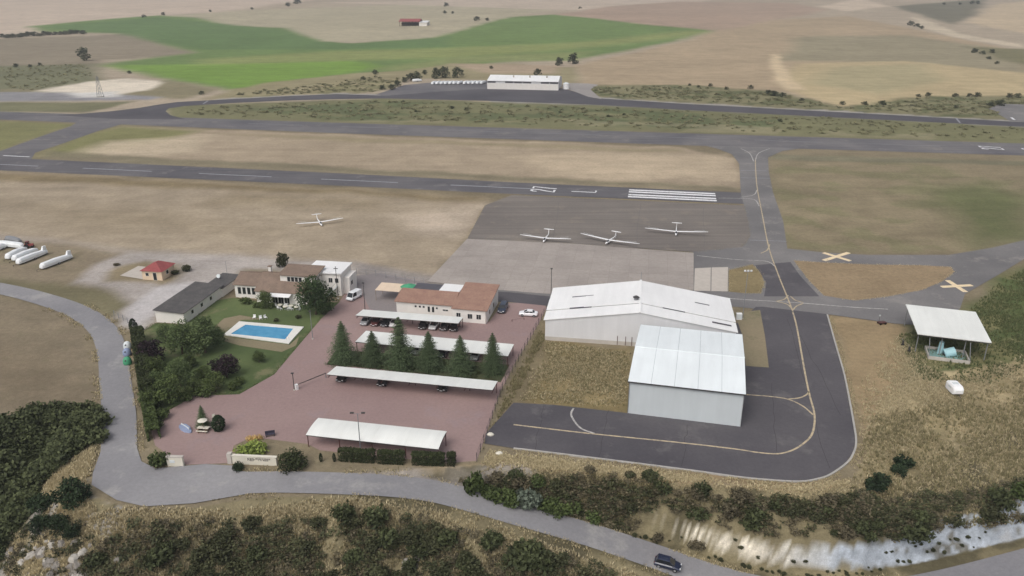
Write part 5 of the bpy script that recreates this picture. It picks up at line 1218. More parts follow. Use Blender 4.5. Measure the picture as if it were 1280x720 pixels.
def bush_template(seed, mat, n=420, leaf=.26, squash=.85, nl=7):
    rs = np.random.RandomState(seed); lobes = [(0,0,.55,.62,.62,.55*squash)]
    for i in range(nl):
        a = 2.4*i+rs.rand(); r = .55*(.6+.5*rs.rand()); lobes.append((r*math.cos(a), r*math.sin(a), .32+.35*rs.rand(), .42, .42, .38*squash))
    v, f, t = lobes_cloud(lobes, n, leaf, rs, .6); return mesh_np('foliage', v, f, mat, t)
def cypress_template(seed, mat, n=900):
    rs = np.random.RandomState(seed); u = rs.rand(n)**.8; a = rs.rand(n)*6.283; r = .5*np.sin(np.pi*np.clip(.1+.9*u, 0, 1))**.6*(.75+.3*rs.rand(n))
    v, f = leaves(np.stack([r*np.cos(a), r*np.sin(a), .05+u*2.9], 1), .2, rs); return mesh_np('crown', v, f, mat, .2+.6*rs.rand(n))
def plant(name, label, cat, tm, px_, py_, sc, rz, group=None, sxy=1.0, world=None):
    p_ = on(px_, py_) if world is None else world
    t_ = thing(name, label, cat, p_, rz, group); t_.scale = (sc*sxy, sc*sxy, sc)
    for nm, me in zip(('trunk', 'crown'), tm): link(nm, me, t_)
    return t_
rnd = random.Random(11)
# spruces in the bed: photo tops and feet
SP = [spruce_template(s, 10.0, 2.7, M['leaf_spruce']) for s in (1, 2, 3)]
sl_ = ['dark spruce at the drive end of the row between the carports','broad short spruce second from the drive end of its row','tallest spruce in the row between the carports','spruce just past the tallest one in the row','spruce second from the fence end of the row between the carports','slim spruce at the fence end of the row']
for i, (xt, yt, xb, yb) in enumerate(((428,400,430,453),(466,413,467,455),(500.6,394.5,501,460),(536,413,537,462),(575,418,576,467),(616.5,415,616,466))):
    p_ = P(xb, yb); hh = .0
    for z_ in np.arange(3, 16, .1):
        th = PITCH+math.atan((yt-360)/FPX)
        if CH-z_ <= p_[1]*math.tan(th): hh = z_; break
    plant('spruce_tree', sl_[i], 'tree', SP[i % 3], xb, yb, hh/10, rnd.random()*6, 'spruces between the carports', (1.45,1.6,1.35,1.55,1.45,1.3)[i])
# garden trees
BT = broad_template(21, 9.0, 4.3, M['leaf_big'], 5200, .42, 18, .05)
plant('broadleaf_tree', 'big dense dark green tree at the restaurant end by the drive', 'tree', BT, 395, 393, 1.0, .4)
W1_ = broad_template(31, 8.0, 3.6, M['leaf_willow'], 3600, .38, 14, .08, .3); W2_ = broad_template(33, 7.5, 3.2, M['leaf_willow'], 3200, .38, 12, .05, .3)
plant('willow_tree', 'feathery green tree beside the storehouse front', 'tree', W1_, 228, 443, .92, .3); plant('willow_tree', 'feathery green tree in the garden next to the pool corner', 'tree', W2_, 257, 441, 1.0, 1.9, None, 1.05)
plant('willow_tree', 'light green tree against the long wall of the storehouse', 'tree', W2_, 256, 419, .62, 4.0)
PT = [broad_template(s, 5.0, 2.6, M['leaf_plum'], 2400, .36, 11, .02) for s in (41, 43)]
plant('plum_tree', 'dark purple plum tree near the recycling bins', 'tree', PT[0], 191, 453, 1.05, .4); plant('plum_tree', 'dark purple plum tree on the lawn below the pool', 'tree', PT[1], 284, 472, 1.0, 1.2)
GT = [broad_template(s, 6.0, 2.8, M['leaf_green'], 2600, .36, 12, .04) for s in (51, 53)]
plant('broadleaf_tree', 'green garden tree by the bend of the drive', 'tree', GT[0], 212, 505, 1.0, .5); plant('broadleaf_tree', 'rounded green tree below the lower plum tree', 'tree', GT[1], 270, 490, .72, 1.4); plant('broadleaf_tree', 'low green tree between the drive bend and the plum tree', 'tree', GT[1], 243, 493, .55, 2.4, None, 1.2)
plant('broadleaf_tree', 'small green tree in front of the restaurant windows', 'tree', GT[0], 333, 385, .72, 2.9); plant('broadleaf_tree', 'small lollipop tree standing alone on the lawn below the pool', 'tree', GT[1], 324, 453, .42, .2, None, 1.05)
plant('broadleaf_tree', 'yellowish green tree in the garden corner near the hedge', 'tree', W2_, 200, 487, .55, 3.3)
for px_, py_, s_, tmx, nm in ((196,474,.8,GT[0],'green tree between the upper plum tree and the hedge'),(226,484,.75,W1_,'feathery tree in the thick lower garden'),(188,512,.7,GT[1],'green tree squeezed between hedge and drive bend'),(207,426,.55,W2_,'small feathery tree just in front of the storehouse gable'),(272,430,.5,W1_,'small feathery tree touching the pool coping corner'),(256,478,.6,GT[0],'green tree left of the lower plum tree'),(238,459,.55,GT[1],'round green tree on the middle of the lawn')): plant('broadleaf_tree', nm, 'tree', tmx, px_, py_, s_, px_)
CT = (mesh_mb(tapered([(0,0,0),(0,0,1.0)], .07, .04), 'trunk', M['bark']), cypress_template(61, M['leaf_pine']))
plant('cypress_tree', 'small dark cypress at the garden corner by the road', 'tree', CT, 168, 416, 1.15, 0, None, 1.5); plant('spruce_tree', 'small conifer on the paved island by the picnic table', 'tree', SP[1], 254.5, 533.5, .44, 1, None, 1.25); plant('cypress_tree', 'narrow dark shrub beside the island board', 'tree', CT, 274, 538, 1.0, 2, None, 2.2)
for px_ in (401.5, 418): plant('cypress_tree', 'tiny upright cypress in front of the clipped hedge', 'tree', CT, px_, 577, .55, px_, 'tiny cypresses by the clipped hedge', 1.0)
BU = {k: [bush_template(70+i+7*j, M[k], 460) for i in range(3)] for j, k in enumerate(('leaf_scrub','leaf_wood','leaf_brown','leaf_grey','leaf_pine','leaf_green','leaf_far','leaf_yellow'))}
_stem = mesh_mb(tapered([(0,0,-.1),(.05,0,.3),(0,.05,.6)], .05, .02, 5), 'stem', M['bark'])
def bush(label, px_, py_, r_, k, h_=None, group=None, world=None, cat='bush', stem=True):
    p_ = on(px_, py_) if world is None else world
    t_ = thing('bush', label, cat, p_, rnd.random()*6, group); t_.scale = (r_, r_, (h_ or r_*1.1))
    link('foliage', rnd.choice(BU[k]), t_)
    if stem: link('stem', _stem, t_)
    return t_
_dense = lambda k, s: bush_template(s, M[k], 1500, .15, .95, 9)
BU['ball'] = [_dense('leaf_pine', 201), _dense('leaf_pine', 202)]; BU['gball'] = [_dense('leaf_hedge', 203)]
bush('large clipped round bush at the end of the cream sign wall', 366, 586, 2.5, 'gball', 2.7); bush('small dark ball bush in front of the cream sign wall', 298.5, 588, 1.05, 'ball', 1.5)
bush('bright yellow-green bush behind the cream sign wall', 311, 568, 2.6, 'leaf_yellow', 1.8); bush('bright green bush behind the sign lettering', 322, 566, 2.0, 'leaf_yellow', 1.5)
fl = BU['leaf_yellow'][0]
for px_, py_ in ((312,551),(318,550.5),(324,549.5)):
    p_ = on(px_, py_); t_ = thing('flowering_bush', 'low bush with orange-yellow flowers behind the bright green bush', 'bush', p_, 0, 'flowering bushes by the entrance'); t_.scale = (.8,.8,1.0)
    if 'fm' not in globals(): fm = bush_template(221, M['leaf_flower'], 300, .2)
    link('blossom', fm, t_); link('stem', _stem, t_)
bush('dark green bush beside the short pale gate wall', 199, 582, 2.0, 'leaf_green', 2.6)
bush('green shrub against the restaurant windows', 308, 379, 1.6, 'leaf_green', 1.6); bush('low green shrub at the restaurant corner', 322, 384, 1.2, 'leaf_green', 1.2)
for px_, py_, r_ in ((232,500,1.5),(255,495,1.6),(292,487,1.4),(226,466,1.5),(203,524,1.6),(196,535,1.3),(300,480,1.2)): bush('dark green shrub at the lawn edge beside the drive', px_, py_, r_, 'leaf_green', r_*1.2, 'shrubs along the lawn edge')
for px_, py_, r_ in ((345,402,.8),(410,388,1.0),(405,393,.9),(373,398,.8)): bush('small shrub at the drive edge below the big tree', px_, py_, r_, 'leaf_scrub', r_, 'small shrubs by the drive')
bush('dark shrub on the gravel beside the red-roofed house', 234, 339, 1.5, 'leaf_scrub', 1.7); bush('low shrub behind the restaurant roof', 353, 334, 1.8, 'leaf_scrub', 4.2)
bush('olive shrub at the corner of the red-roofed house', 219, 343, 1.1, 'leaf_scrub', 1.2); bush('pale weed tuft left of the red-roofed house', 146, 332, 1.0, 'leaf_brown', .7)
# hedges
def hedge(label, a, b, w_, h_, mat, n, leaf=.2, cat='hedge', group=None):
    pa_, pb_ = Vector(P(*a)), Vector(P(*b)); d = pb_-pa_; L = d.length; rs = np.random.RandomState(int(a[0]*7) % 9999)
    t_ = thing('hedge', label, cat, (pa_.x, pa_.y, top(pa_.x, pa_.y)), math.atan2(d.y, d.x), group)
    pt = rs.rand(n, 3)*np.array([L, w_, h_]); fc_ = rs.randint(0, 4, n)
    pt[:, 1] = np.where(fc_ == 0, 0, np.where(fc_ == 1, w_, pt[:, 1])); pt[:, 2] = np.where(fc_ >= 2, h_*(1-.06*rs.rand(n)), pt[:, 2])
    pt[:, 2] *= .90+.2*vnoise(pt[:, 0]*.9+a[0], pt[:, 0]*0, 3); pt += rs.normal(size=(n, 3))*.07; pt[:, 2] = np.maximum(pt[:, 2], .08)
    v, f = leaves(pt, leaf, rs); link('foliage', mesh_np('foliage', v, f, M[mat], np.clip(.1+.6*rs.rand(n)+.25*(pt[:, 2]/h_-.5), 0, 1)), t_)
    st_ = MB()
    for i in range(int(L/1.0)+1): MB().tube((min(i*1.0+.3,L-.1),w_/2,-.05),(min(i*1.0+.3,L-.1),w_/2,h_*.55),.03,.02,5).build('stem', M['bark'], t_)
hl = ['first clipped dark hedge block by the curved carport','middle clipped hedge block by the curved carport','last long clipped hedge block by the curved carport','short clipped hedge stub past the curved carport end']
for i, (a, b) in enumerate((((423,577),(468,579.5)),((472,580),(505,581.5)),((515,582),(555.5,583)),((558.5,583),(569,583.3)))): hedge(hl[i], a, b, 1.1, 2.0, 'leaf_hedge', int(900*(b[0]-a[0])/8), .26, 'hedge', 'clipped hedge blocks')
hedge('tall unclipped hedge between road and garden', (166,424), (177,500), 2.2, 3.0, 'leaf_hedge', 12000, .40); hedge('lower hedge continuing along the road to the entrance', (178,506), (186,552), 1.8, 2.2, 'leaf_green', 6500, .36)
# low growth in the spruce bed
def scatter(name, label, px, n, temps, mat, smin, smax, seed, zs=(.6,1.2), world=False, cond=None, feather=2.0, patchy=False):
    """joined growth over an area: one mesh"""
    rs = np.random.RandomState(seed); pts = px if world else [G(*p)[:2] for p in px]
    x0, x1 = min(p[0] for p in pts), max(p[0] for p in pts); y0, y1 = min(p[1] for p in pts), max(p[1] for p in pts)
    X = rs.uniform(x0, x1, n*12); Y = rs.uniform(y0, y1, n*12); k = inside(X, Y, pts)
    if cond is not None: k &= cond(X, Y)
    k &= rs.rand(len(X)) < np.clip(polydist(X, Y, pts, True)[0]/feather+.08, 0, 1)
    if temps is TU or patchy: k &= rs.rand(len(X)) < np.clip(.35+2.6*(fbm(X/5, Y/5, 31, 3)-.36), .1, 1)
    X, Y = X[k][:n], Y[k][:n]; n = len(X); Z = H(X, Y)
    V = []; Fc = []; T = []; off = 0; which = rs.randint(0, len(temps), n)
    for ti, (tv, tf, tt) in enumerate(temps):
        m = which == ti; c_ = m.sum()
        if not c_: continue
        a = rs.rand(c_)*6.283; s = rs.uniform(smin, smax, c_); sz = s*rs.uniform(zs[0], zs[1], c_)
        ca_, sa = np.cos(a)*s, np.sin(a)*s
        vx = tv[None, :, 0]*ca_[:, None]-tv[None, :, 1]*sa[:, None]+X[m][:, None]; vy = tv[None, :, 0]*sa[:, None]+tv[None, :, 1]*ca_[:, None]+Y[m][:, None]; vz = tv[None, :, 2]*sz[:, None]+Z[m][:, None]
        V.append(np.stack([vx, vy, vz], -1).reshape(-1, 3)); Fc.append((tf[None]+(np.arange(c_)*len(tv))[:, None, None]+off).reshape(-1, tf.shape[1])); off += c_*len(tv)
        T.append(np.clip(np.tile(tt, c_)*.75+np.repeat(rs.rand(c_)*.5-.12, len(tt)), 0, 1))
    me = mesh_np(name, np.concatenate(V), np.concatenate(Fc), mat, np.concatenate(T)); o = link(name, me); o['kind'] = 'stuff'; o['label'] = label; return o
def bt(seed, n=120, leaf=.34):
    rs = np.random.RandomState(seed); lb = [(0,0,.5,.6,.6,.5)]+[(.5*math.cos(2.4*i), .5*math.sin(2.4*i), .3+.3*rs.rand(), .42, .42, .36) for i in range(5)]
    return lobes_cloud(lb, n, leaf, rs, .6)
def tuft(seed, nb_=6):
    rs = np.random.RandomState(seed); V = []; Fc = []
    for i in range(nb_):
        a = rs.rand()*6.283; r = .1*rs.rand(); b0 = np.array([r*math.cos(a), r*math.sin(a), -.05]); tip = b0+np.array([math.cos(a)*.35*rs.rand(), math.sin(a)*.35*rs.rand(), .35+.35*rs.rand()]); w_ = .06+.05*rs.rand()
        p = np.array([-math.sin(a), math.cos(a), 0])*w_; V += [b0-p, b0+p, tip]; Fc.append((3*i, 3*i+1, 3*i+2))
    return np.array(V), np.array(Fc), rs.rand(nb_)
BTm = [bt(s) for s in (301, 302, 303)]; TU = [tuft(s) for s in range(401, 406)]; BTs = [bt(s, 70, .4) for s in (311, 312)]
scatter('ground_cover', 'low dark green ground cover beneath the spruces', [(409,456),(420,438),(636,457),(626,478)], 170, BTs, M['leaf_hedge'], .45, .9, 5, (.5,.9))
# woodland below the junction and scrub on the slopes
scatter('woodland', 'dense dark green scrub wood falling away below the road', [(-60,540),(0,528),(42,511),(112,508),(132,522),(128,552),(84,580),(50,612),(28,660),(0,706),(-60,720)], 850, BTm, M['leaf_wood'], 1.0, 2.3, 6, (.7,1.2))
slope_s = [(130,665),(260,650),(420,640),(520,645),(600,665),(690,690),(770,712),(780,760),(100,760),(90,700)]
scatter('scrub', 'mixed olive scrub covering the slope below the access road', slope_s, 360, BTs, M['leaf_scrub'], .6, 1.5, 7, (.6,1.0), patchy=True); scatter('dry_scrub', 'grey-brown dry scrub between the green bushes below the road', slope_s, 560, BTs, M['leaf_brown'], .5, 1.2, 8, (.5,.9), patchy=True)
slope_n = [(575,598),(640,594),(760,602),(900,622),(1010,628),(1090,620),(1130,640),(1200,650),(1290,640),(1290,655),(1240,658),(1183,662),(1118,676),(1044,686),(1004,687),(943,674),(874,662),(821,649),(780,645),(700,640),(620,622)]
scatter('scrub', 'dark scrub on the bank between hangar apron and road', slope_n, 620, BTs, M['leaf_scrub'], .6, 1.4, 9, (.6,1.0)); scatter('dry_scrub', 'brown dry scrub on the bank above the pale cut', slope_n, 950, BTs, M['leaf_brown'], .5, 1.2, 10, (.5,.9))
def bank(X, Y):
    dE_ = polydist(X, Y, PLAT, True)[0]; dc_, _, s_, xq = polydist(X, Y, ROAD); d_ = dc_-4.2
    return ~inside(X, Y, PLAT) & (s_ > 0) & (xq > 8) & (dE_ > 1.2) & (d_ > np.minimum(4.4, .33*(dE_+np.maximum(d_, 0)))) & (d_ < 13-6*np.clip((xq-42)/10, 0, 1))
BOXB = [(4,84),(100,84),(100,125),(4,125)]
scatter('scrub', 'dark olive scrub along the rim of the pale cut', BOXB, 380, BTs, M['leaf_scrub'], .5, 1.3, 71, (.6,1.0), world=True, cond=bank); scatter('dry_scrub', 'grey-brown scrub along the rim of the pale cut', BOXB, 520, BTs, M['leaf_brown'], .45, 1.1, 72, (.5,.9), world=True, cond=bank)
# grass tufts
scatter('dry_grass', 'straw coloured tall grass on the slope right of the hangar apron', [(1072,480),(1120,420),(1200,470),(1290,440),(1290,640),(1200,650),(1100,640),(1060,612),(1075,560)], 12000, TU, M['straw'], .5, 1.3, 11, (.4,.8))
scatter('olive_grass', 'olive grass on the bank right of the hangar apron', [(1060,612),(1090,520),(1290,470),(1290,660),(1100,650)], 4000, TU, M['olivegrass'], .7, 1.6, 12, (.6,1.1))

S_TAXI = SHEETS[[i for i, s in enumerate(SHEETS) if s[2] == S['taxi']][0]][0]
scatter('green_grass', 'rank green grass around the open shelter', [(1206,392),(1250,350),(1290,330),(1290,460),(1240,482),(1150,478),(1135,455),(1120,420)], 5000, TU, M['greengrass'], .6, 1.4, 13, (.5,1.0), cond=lambda X, Y: ~inside(X, Y, S_TAXI))
S_SOUTH = SHEETS[[i for i, s in enumerate(SHEETS) if s[2] == S['south']][0]][0]
scatter('olive_grass', 'rough olive and straw grass between car park and hangars', [(645,502),(683,426),(790,440),(783,512),(700,506)], 3600, TU, M['olivegrass'], .5, 1.1, 14, (.4,.8), cond=lambda X, Y: ~inside(X, Y, S_SOUTH))
scatter('dry_grass', 'straw tussocks in the rough grass between car park and hangars', [(645,502),(683,426),(790,440),(783,512),(700,506)], 3200, TU, M['straw'], .5, 1.1, 24, (.4,.8), cond=lambda X, Y: ~inside(X, Y, S_SOUTH))
scatter('weeds', 'brown weeds along the car park fence', [(600,574),(612,543),(632,488),(652,452),(674,412),(684,420),(660,470),(640,503),(612,540)], 2600, TU, M['olivegrass'], .5, 1.3, 15, (.6,1.2), cond=lambda X, Y: ~inside(X, Y, S_SOUTH))
roadclear = lambda X, Y: polydist(X, Y, ROAD)[0] > 3.4
scatter('dry_grass', 'straw grass on the verge between hangar apron and the bank', [(610,562),(700,572),(860,592),(1000,606),(1062,598),(1070,618),(1000,630),(850,620),(700,602),(600,594)], 6000, TU, M['straw'], .5, 1.1, 16, (.4,.9), cond=lambda X, Y: ~inside(X, Y, S_SOUTH))
scatter('dry_grass', 'straw grass on the slope edge below the access road', [(100,640),(150,634),(250,634),(430,620),(540,634),(640,662),(700,684),(800,716),(820,760),(80,760),(70,690)], 17000, TU, M['straw'], .6, 1.4, 17, (.5,1.0), cond=roadclear)
scatter('olive_grass', 'olive grass between the scrub below the access road', slope_s, 8000, TU, M['olivegrass'], .6, 1.5, 18, (.5,1.0), cond=roadclear); scatter('olive_grass', 'olive grass between the scrub on the bank', slope_n, 8000, TU, M['olivegrass'], .6, 1.5, 19, (.5,1.0), cond=roadclear)
scatter('verge_grass', 'dry grass strip between the woodland edge and the road junction', [(50,612),(90,572),(128,552),(112,600),(112,625),(140,640),(100,660),(60,660)], 4200, TU, M['straw'], .6, 1.4, 20, (.5,1.0), cond=roadclear)
rockzone = [(10,668),(60,640),(110,655),(140,680),(150,730),(0,730)]
scatter('dry_grass', 'straw grass between the rocks below the junction', rockzone, 2600, TU, M['straw'], .6, 1.3, 25, (.5,1.0)); scatter('scrub', 'sparse scrub between the rocks below the junction', rockzone, 45, BTs, M['leaf_scrub'], .5, 1.2, 26, (.6,1.0)); scatter('dry_scrub', 'grey dry scrub between the rocks below the junction', rockzone, 60, BTs, M['leaf_brown'], .4, 1.0, 27, (.5,.9))
REDP = [s for s in SHEETS if s[2] == S['red']][0][0]
def verge(label, pts, n, lo, hi, mat, seed, name='verge_grass', both=True, smin=.25, smax=.7):
    """ragged grass along an edge"""
    rs = np.random.RandomState(seed); a = np.array([p[:2] for p in pts]); seg = np.hypot(*np.diff(a, axis=0).T); cum = np.concatenate([[0], np.cumsum(seg)])
    s = rs.rand(n)*cum[-1]; i = np.clip(np.searchsorted(cum, s)-1, 0, len(seg)-1); u = (s-cum[i])/seg[i]
    d = (a[i+1]-a[i])/seg[i][:, None]; nr = np.stack([-d[:, 1], d[:, 0]], 1); off = lo+(hi-lo)*rs.rand(n)**1.6
    if both: off *= rs.choice([-1, 1], n)
    q = a[i]+d*(u*seg[i])[:, None]+nr*off[:, None]; keep = vnoise(q[:, 0]/2.5, q[:, 1]/2.5, 33) > .36; q = q[keep]; q = np.array([c for c in q if not in1(c[0], c[1], jn) and not in1(c[0], c[1], REDP)]); V = []; Fc = []; T = []; k0 = 0
    Z = H(q[:, 0], q[:, 1])
    for (x, y), z in zip(q, Z):
        tv, tf, tt = TU[rs.randint(len(TU))]; c_ = rs.uniform(smin, smax); V.append(tv*np.array([c_, c_, c_*.8])+np.array([x, y, z+.06])); Fc.append(tf+k0); T.append(tt); k0 += len(tv)
    o = link(name, mesh_np(name, np.concatenate(V), np.concatenate(Fc), M[mat], np.concatenate(T))); o['kind'] = 'stuff'; o['label'] = label
verge('dry grass fringe growing over both road edges', [p for p in ROAD if -110 < p[0] < 60], 5200, 2.45, 3.8, 'straw', 34); verge('olive weeds along both road edges', [p for p in ROAD if -110 < p[0] < 60], 3000, 2.6, 4.4, 'olivegrass', 35)
verge('grass fringe along the hangar apron kerb', kp, 2600, -.15, -1.2, 'straw', 36, both=False); verge('weeds creeping from the kerb joint', kp, 500, .15, .5, 'olivegrass', 37, both=False, smin=.15, smax=.35)
for k_, nm in (('island1','dry grass fringe round the long grass island'),('island2','olive grass fringe round the small island'),('apron','thin weeds along the brown apron edge'),('lawn','unmown grass fringe round the garden lawn')):
    pp = [s for s in SHEETS if s[2] == S[k_]][0][0]; verge(nm, list(pp)+[pp[0]], 900 if k_ != 'lawn' else 2600, 0, .7, {'lawn':'greengrass','apron':'olivegrass'}.get(k_, 'straw'), 38+len(k_), smin=.2, smax=.5)
# bushes one can tell apart
for px_, py_, r_, nm in ((92,628,3.0,'largest round dark bush on the slope edge by the junction'),(54,636,2.1,'round dark bush left of the largest one by the junction'),(54,662,1.9,'dark round bush below two others on the rocky slope edge'),(76,660,1.7,'dark round bush between others on the rocky slope edge'),(90,670,1.5,'lowest small round dark bush above the bare rocks')):
    bush(nm, px_, py_, r_, 'ball', r_*1.15)
HUE = {'leaf_scrub': 'olive', 'leaf_wood': 'dark green', 'leaf_brown': 'grey-brown', 'leaf_green': 'green', 'leaf_pine': 'blue-green'}
def named(list_, label, group, k, seed=0):
    """bushes of one bank; the label gets their own size and hue where they differ"""
    for px_, py_, r_ in list_:
        k_ = k if isinstance(k, str) else rnd.choice(k); lb = label
        if '@' in label: lb = label.replace('@', ('low small' if r_ < 1.1 else 'middling' if r_ < 1.6 else 'broad')+' '+HUE[k_])
        bush(lb, px_, py_, r_, k_, r_*rnd.uniform(.9,1.25), group)
bush('upright green bush at the lane end beside the access road', 594, 617, 2.0, 'leaf_green', 3.6); bush('silvery green bush on the bank beside the road', 660, 634, 2.4, 'leaf_grey', 3.0)
named([(612,622,1.8),(628,626,2.0),(640,630,1.9),(686,640,2.0),(700,644,1.8),(718,640,1.9),(742,636,1.8),(672,616,1.6)], 'dense green bush on the bank above the road bend', 'green bushes on the bank above the road', 'leaf_green')
named([(1093,612,2.0),(1100,604,1.8),(1128,584,1.9),(1122,592,1.6)], 'dark blue-green bush in the straw grass past the apron corner', 'dark bushes past the apron corner', 'leaf_pine')
bush('large rounded olive bush directly above the blue-grey cut', 1140, 674, 3.0, 'leaf_wood', 3.2); bush('dark bush on the slope where the second pale scar starts', 1250, 634, 2.4, 'leaf_wood', 2.8); bush('bright green bush at the head of the second pale scar', 1276, 622, 2.2, 'leaf_green', 2.6)
bush('olive bush above the tan part of the cut', 937, 660, 1.8, 'leaf_wood', 1.8); bush('small olive bush on the rim of the pale cut', 1084, 674, 1.5, 'leaf_wood', 1.7)
def random_in(px, n, seed):
    rs = np.random.RandomState(seed); x0, x1 = min(p[0] for p in px), max(p[0] for p in px); y0, y1 = min(p[1] for p in px), max(p[1] for p in px); out = []
    while len(out) < n:
        a, b = rs.uniform(x0, x1), rs.uniform(y0, y1)
        if bool(inside(np.array([a]), np.array([b]), px)[0]): out.append((a, b, rs.uniform(.8, 2.0)))
    return out
named(random_in([(190,690),(330,655),(480,660),(620,680),(720,705),(720,730),(170,730)], 60, 1), '@ bush in the scrub below the access road', 'bushes in the scrub below the road', ['leaf_scrub','leaf_wood','leaf_scrub'])
named([(470,655,2.2),(650,705,3.0),(660,700,2.6),(672,712,2.6),(430,650,2.0),(200,705,2.4),(120,705,1.8),(560,680,1.8)], 'dark green bush standing out of the scrub below the road', 'dark bushes in the scrub below the road', 'leaf_wood')
named(random_in(slope_n, 55, 2), '@ bush on the bank above the cut', 'low bushes on the bank above the cut', ['leaf_scrub','leaf_wood','leaf_brown'])
# tufts on the pale cut
TOPX, TOPY = [780,821,874,943,1004,1044,1118,1183,1240], [646,652,669,681,697,697,689,673,667]
named([(x, np.interp(x, TOPX, TOPY)+rnd.uniform(-3,26), rnd.uniform(.22,.55)) for x in np.arange(786,1238,7.3)], 'small dark tuft clinging to the pale road cut', 'tufts on the pale cut', 'leaf_scrub')
# woodland: the ones at its rim
named(random_in([(0,535),(42,516),(110,512),(126,526),(120,550),(80,580),(45,612),(20,650),(0,660)], 48, 3), '@ bush in the wood below the junction', 'bushes of the wood below the road', 'leaf_wood')
# rocks at the bottom corner
rs = np.random.RandomState(8)
rk_ = [(8+108*rs.rand(), 676+44*rs.rand(), .35+.75*rs.rand()) for _ in range(34)]+[(130+20*rs.rand(), 695+22*rs.rand(), .4+.4*rs.rand()) for _ in range(5)]+[(505+18*rs.rand(), 698+20*rs.rand(), .3+.5*rs.rand()) for _ in range(6)]
for i, (px_, py_, r_) in enumerate(rk_):
    p_ = G(px_, py_); k_ = 9; b_ = MB().loft([[(r*r_*(.8+.5*rs.rand())*math.cos(2*math.pi*q/k_), r*r_*(.6+.4*rs.rand())*math.sin(2*math.pi*q/k_), z*r_+.12*rs.rand()) for q in range(k_)] for z, r in ((-.6,1.0),(-.1,.95),(.25,.75),(.5,.35))])
    o = b_.build('rock', M['rock'] if i % 3 else M['chalk'], None, (p_[0], p_[1], p_[2]), rz=rs.rand()*6)
    wh = 'below the round bushes by the junction' if px_ < 125 else 'beside the straw slope edge' if px_ < 200 else 'alone in the scrub below the road'
    tag(o, ('small' if r_ < .7 else 'large')+(' grey' if i % 3 else ' pale')+' limestone rock '+wh, 'rock', 'limestone rocks on the slope')
PADR = [s for s in SHEETS if s[2] == S['rgrav']][0][0]
for nm_, lb_, pz, n_ in (('rough_scrub','rough olive growth between the far road and the stubble',[(735,108),(860,108),(975,117),(1050,134),(1160,122),(1300,122),(1300,150),(1100,139),(850,126),(745,120)],700),('rough_scrub','rough olive growth between far runway and hangar road',[(230,134),(480,126),(740,133),(1290,160),(1290,177),(850,163),(420,150),(230,145)],800),('rough_scrub','rough olive growth on the slope left of the trailer trees',[(260,122),(330,112),(470,96),(505,99),(470,115),(420,116)],260),('rough_scrub','rough growth on the olive hill around the lone tree',[(0,84),(110,80),(125,98),(50,112),(0,116)],200)):
    scatter(nm_, lb_, pz, n_, BTs, M['leaf_rough'], .6, 2.0, 50+n_, (.4,.8), feather=6.0, patchy=True, cond=lambda X, Y: ~inside(X, Y, PADR))
# far bushes and trees
FT = [broad_template(s, 8.0, 3.6, M['leaf_far'], 500, 1.0, 9, .0) for s in (81, 83)]
def fartree(label, px_, py_, hp, group=None, wide=1.0):
    p_ = G(px_, py_); dep = p_[1]*cp+(CH-p_[2])*sp; h_ = hp*dep/FPX; plant('distant_tree', label, 'tree', rnd.choice(FT), 0, 0, h_/8.0, rnd.random()*6, group, wide, (p_[0], p_[1], p_[2]-.1))
fartree('round lone tree on the olive hill beyond the far runway', 106, 76, 17)
for px_, py_, hp in ((506,103,7),(513,101,10),(521,100,11),(531,93,6)): fartree('leafy tree behind the lone trailer at the far apron', px_, py_, hp, 'trees at the far apron corner', 1.3)
for px_, py_, hp in ((546,98,14),(556,97,14),(572,97,14)): fartree('tree behind the row of far trailers', px_, py_, hp, 'trees behind the far trailers', 1.1)
for px_, py_, hp, nm in ((672,95,10,'small tree behind the far hangar roof'),(699,82,11,'left tree of the pair beyond the far hangar'),(716,80,14,'taller tree of the pair beyond the far hangar')): fartree(nm, px_, py_, hp, None, 1.1)
for px_, py_, hp in ((50,82,4),(38,84,4),(20,84,5),(162,92,4),(252,118,5),(454,100,5),(469,93,6),(478,112,6),(490,112,7),(497,108,8),(614,86,4)): fartree('scattered bush on the rough ground beyond the far runway', px_, py_, hp, 'scattered bushes beyond the far runway', 1.5)
for px_, py_, hp in ((180,22,4),(204,19,4),(263,15,3),(315,12,3),(360,8,5),(372,5,8),(558,8,5),(556,17,4),(566,17,3),(596,26,6),(609,26,4),(725,11,3)): fartree('tiny tree along the farthest field edges', px_, py_, hp, 'tiny trees along the field edges', 1.5)
for px_, py_, hp in ((862,107,3),(873,109,3),(888,108,4),(908,112,4),(938,111,5),(960,118,6),(968,120,7),(978,121,6),(1002,126,4),(1053,131,5),(1081,131,5),(1103,131,6),(1148,121,4),(1160,120,5),(1194,121,5),(1212,121,5),(1222,121,6),(1262,122,6),(1272,122,6),(1250,132,8),(1238,133,6),(1195,135,4)): fartree('dark bush along the field edge beside the far road', px_, py_, hp, 'dark bushes along the far road', 1.7)
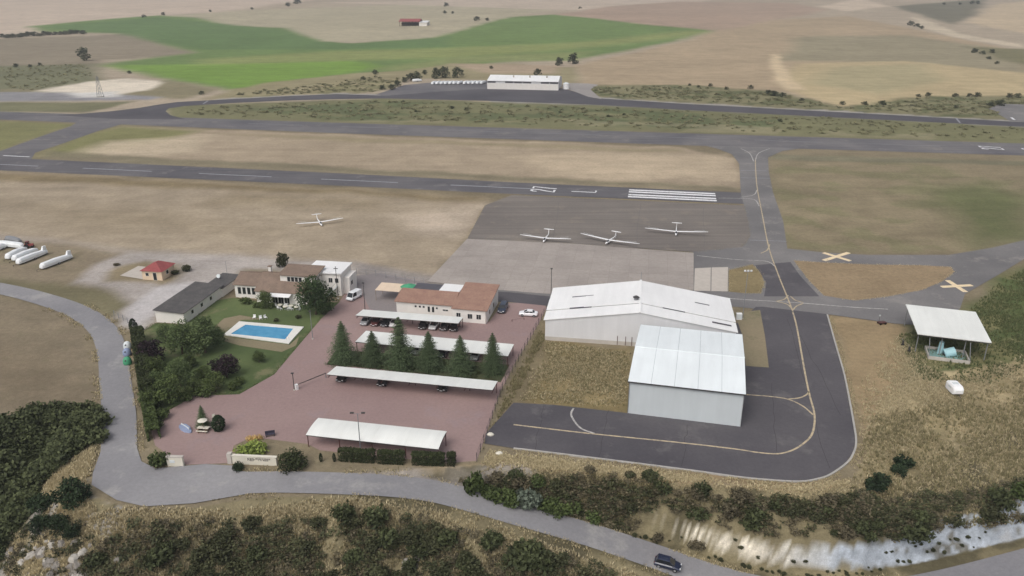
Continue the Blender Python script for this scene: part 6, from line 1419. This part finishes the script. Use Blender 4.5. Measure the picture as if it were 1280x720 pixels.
for px_, py_, hp in ((1138,32,6),(1146,34,5),(1152,36,4),(1218,66,6),(1228,68,5),(1240,66,5),(1236,74,4),(1246,80,4),(1200,6,3),(1215,5,4),(1222,5,4),(1180,6,3)): fartree('distant bush in the stubble beyond the far road', px_, py_, hp, 'distant bushes in the stubble', 1.6)
for px_, py_, hp in ((504,128,3),(565,136,4),(583,138,4),(520,140,3),(975,152,4),(700,141,3),(760,146,3),(780,144,3)): fartree('low bush on the green strip behind the far runway', px_, py_, hp, 'low bushes on the strip behind the far runway', 1.8)
for i in range(16): fartree('bush in the dark hedgerow on the hill crest', 2+i*6.8, 47-i*.28+rnd.uniform(-1,1), rnd.uniform(4,6), 'hedgerow on the hill crest', 2.0)
# lattice mast at the quarry
p_ = G(86*1.46, 121); t_ = thing('lattice_mast', 'grey lattice mast on the pale quarried ground', 'mast', (p_[0], p_[1], p_[2]))
for a_, b_ in ((-1,-1),(1,-1),(1,1),(-1,1)): MB().tube((a_*1.4,b_*1.4,-.2),(a_*.4,b_*.4,12),.16,.1,5).build('leg', M['steel'], t_)
for i in range(5):
    z_ = 1.5+i*2.3; k_ = 1.4-1.0*z_/12; k2 = 1.4-1.0*(z_+2)/12
    for s in ((-1,-1,1,-1),(1,1,-1,1)): MB().tube((s[0]*k_,s[1]*k_,z_),(s[2]*k2,s[3]*k2,z_+2),.08,None,5).build('brace', M['steel'], t_)
MB().box(-1.6,1.6,-1.6,1.6,0,.3).build('footing', M['chalk'], t_)

# ------------------------------------------------------------------ thin summer haze over the whole place
hz = MB().box(-4700, 4700, -60, 6700, -60, 420).build('haze', M['ground']); hz['kind'] = 'stuff'; hz['label'] = 'thin summer haze'
hm = bpy.data.materials.new('haze'); hm.use_nodes = True; ht = hm.node_tree; ht.nodes.clear()
pv = ht.nodes.new('ShaderNodeVolumePrincipled'); pv.inputs['Density'].default_value = .00022; pv.inputs['Color'].default_value = (.86, .89, .93, 1); pv.inputs['Anisotropy'].default_value = .2
ho = ht.nodes.new('ShaderNodeOutputMaterial'); ht.links.new(pv.outputs[0], ho.inputs['Volume'])
hz.data.materials.clear(); hz.data.materials.append(hm)
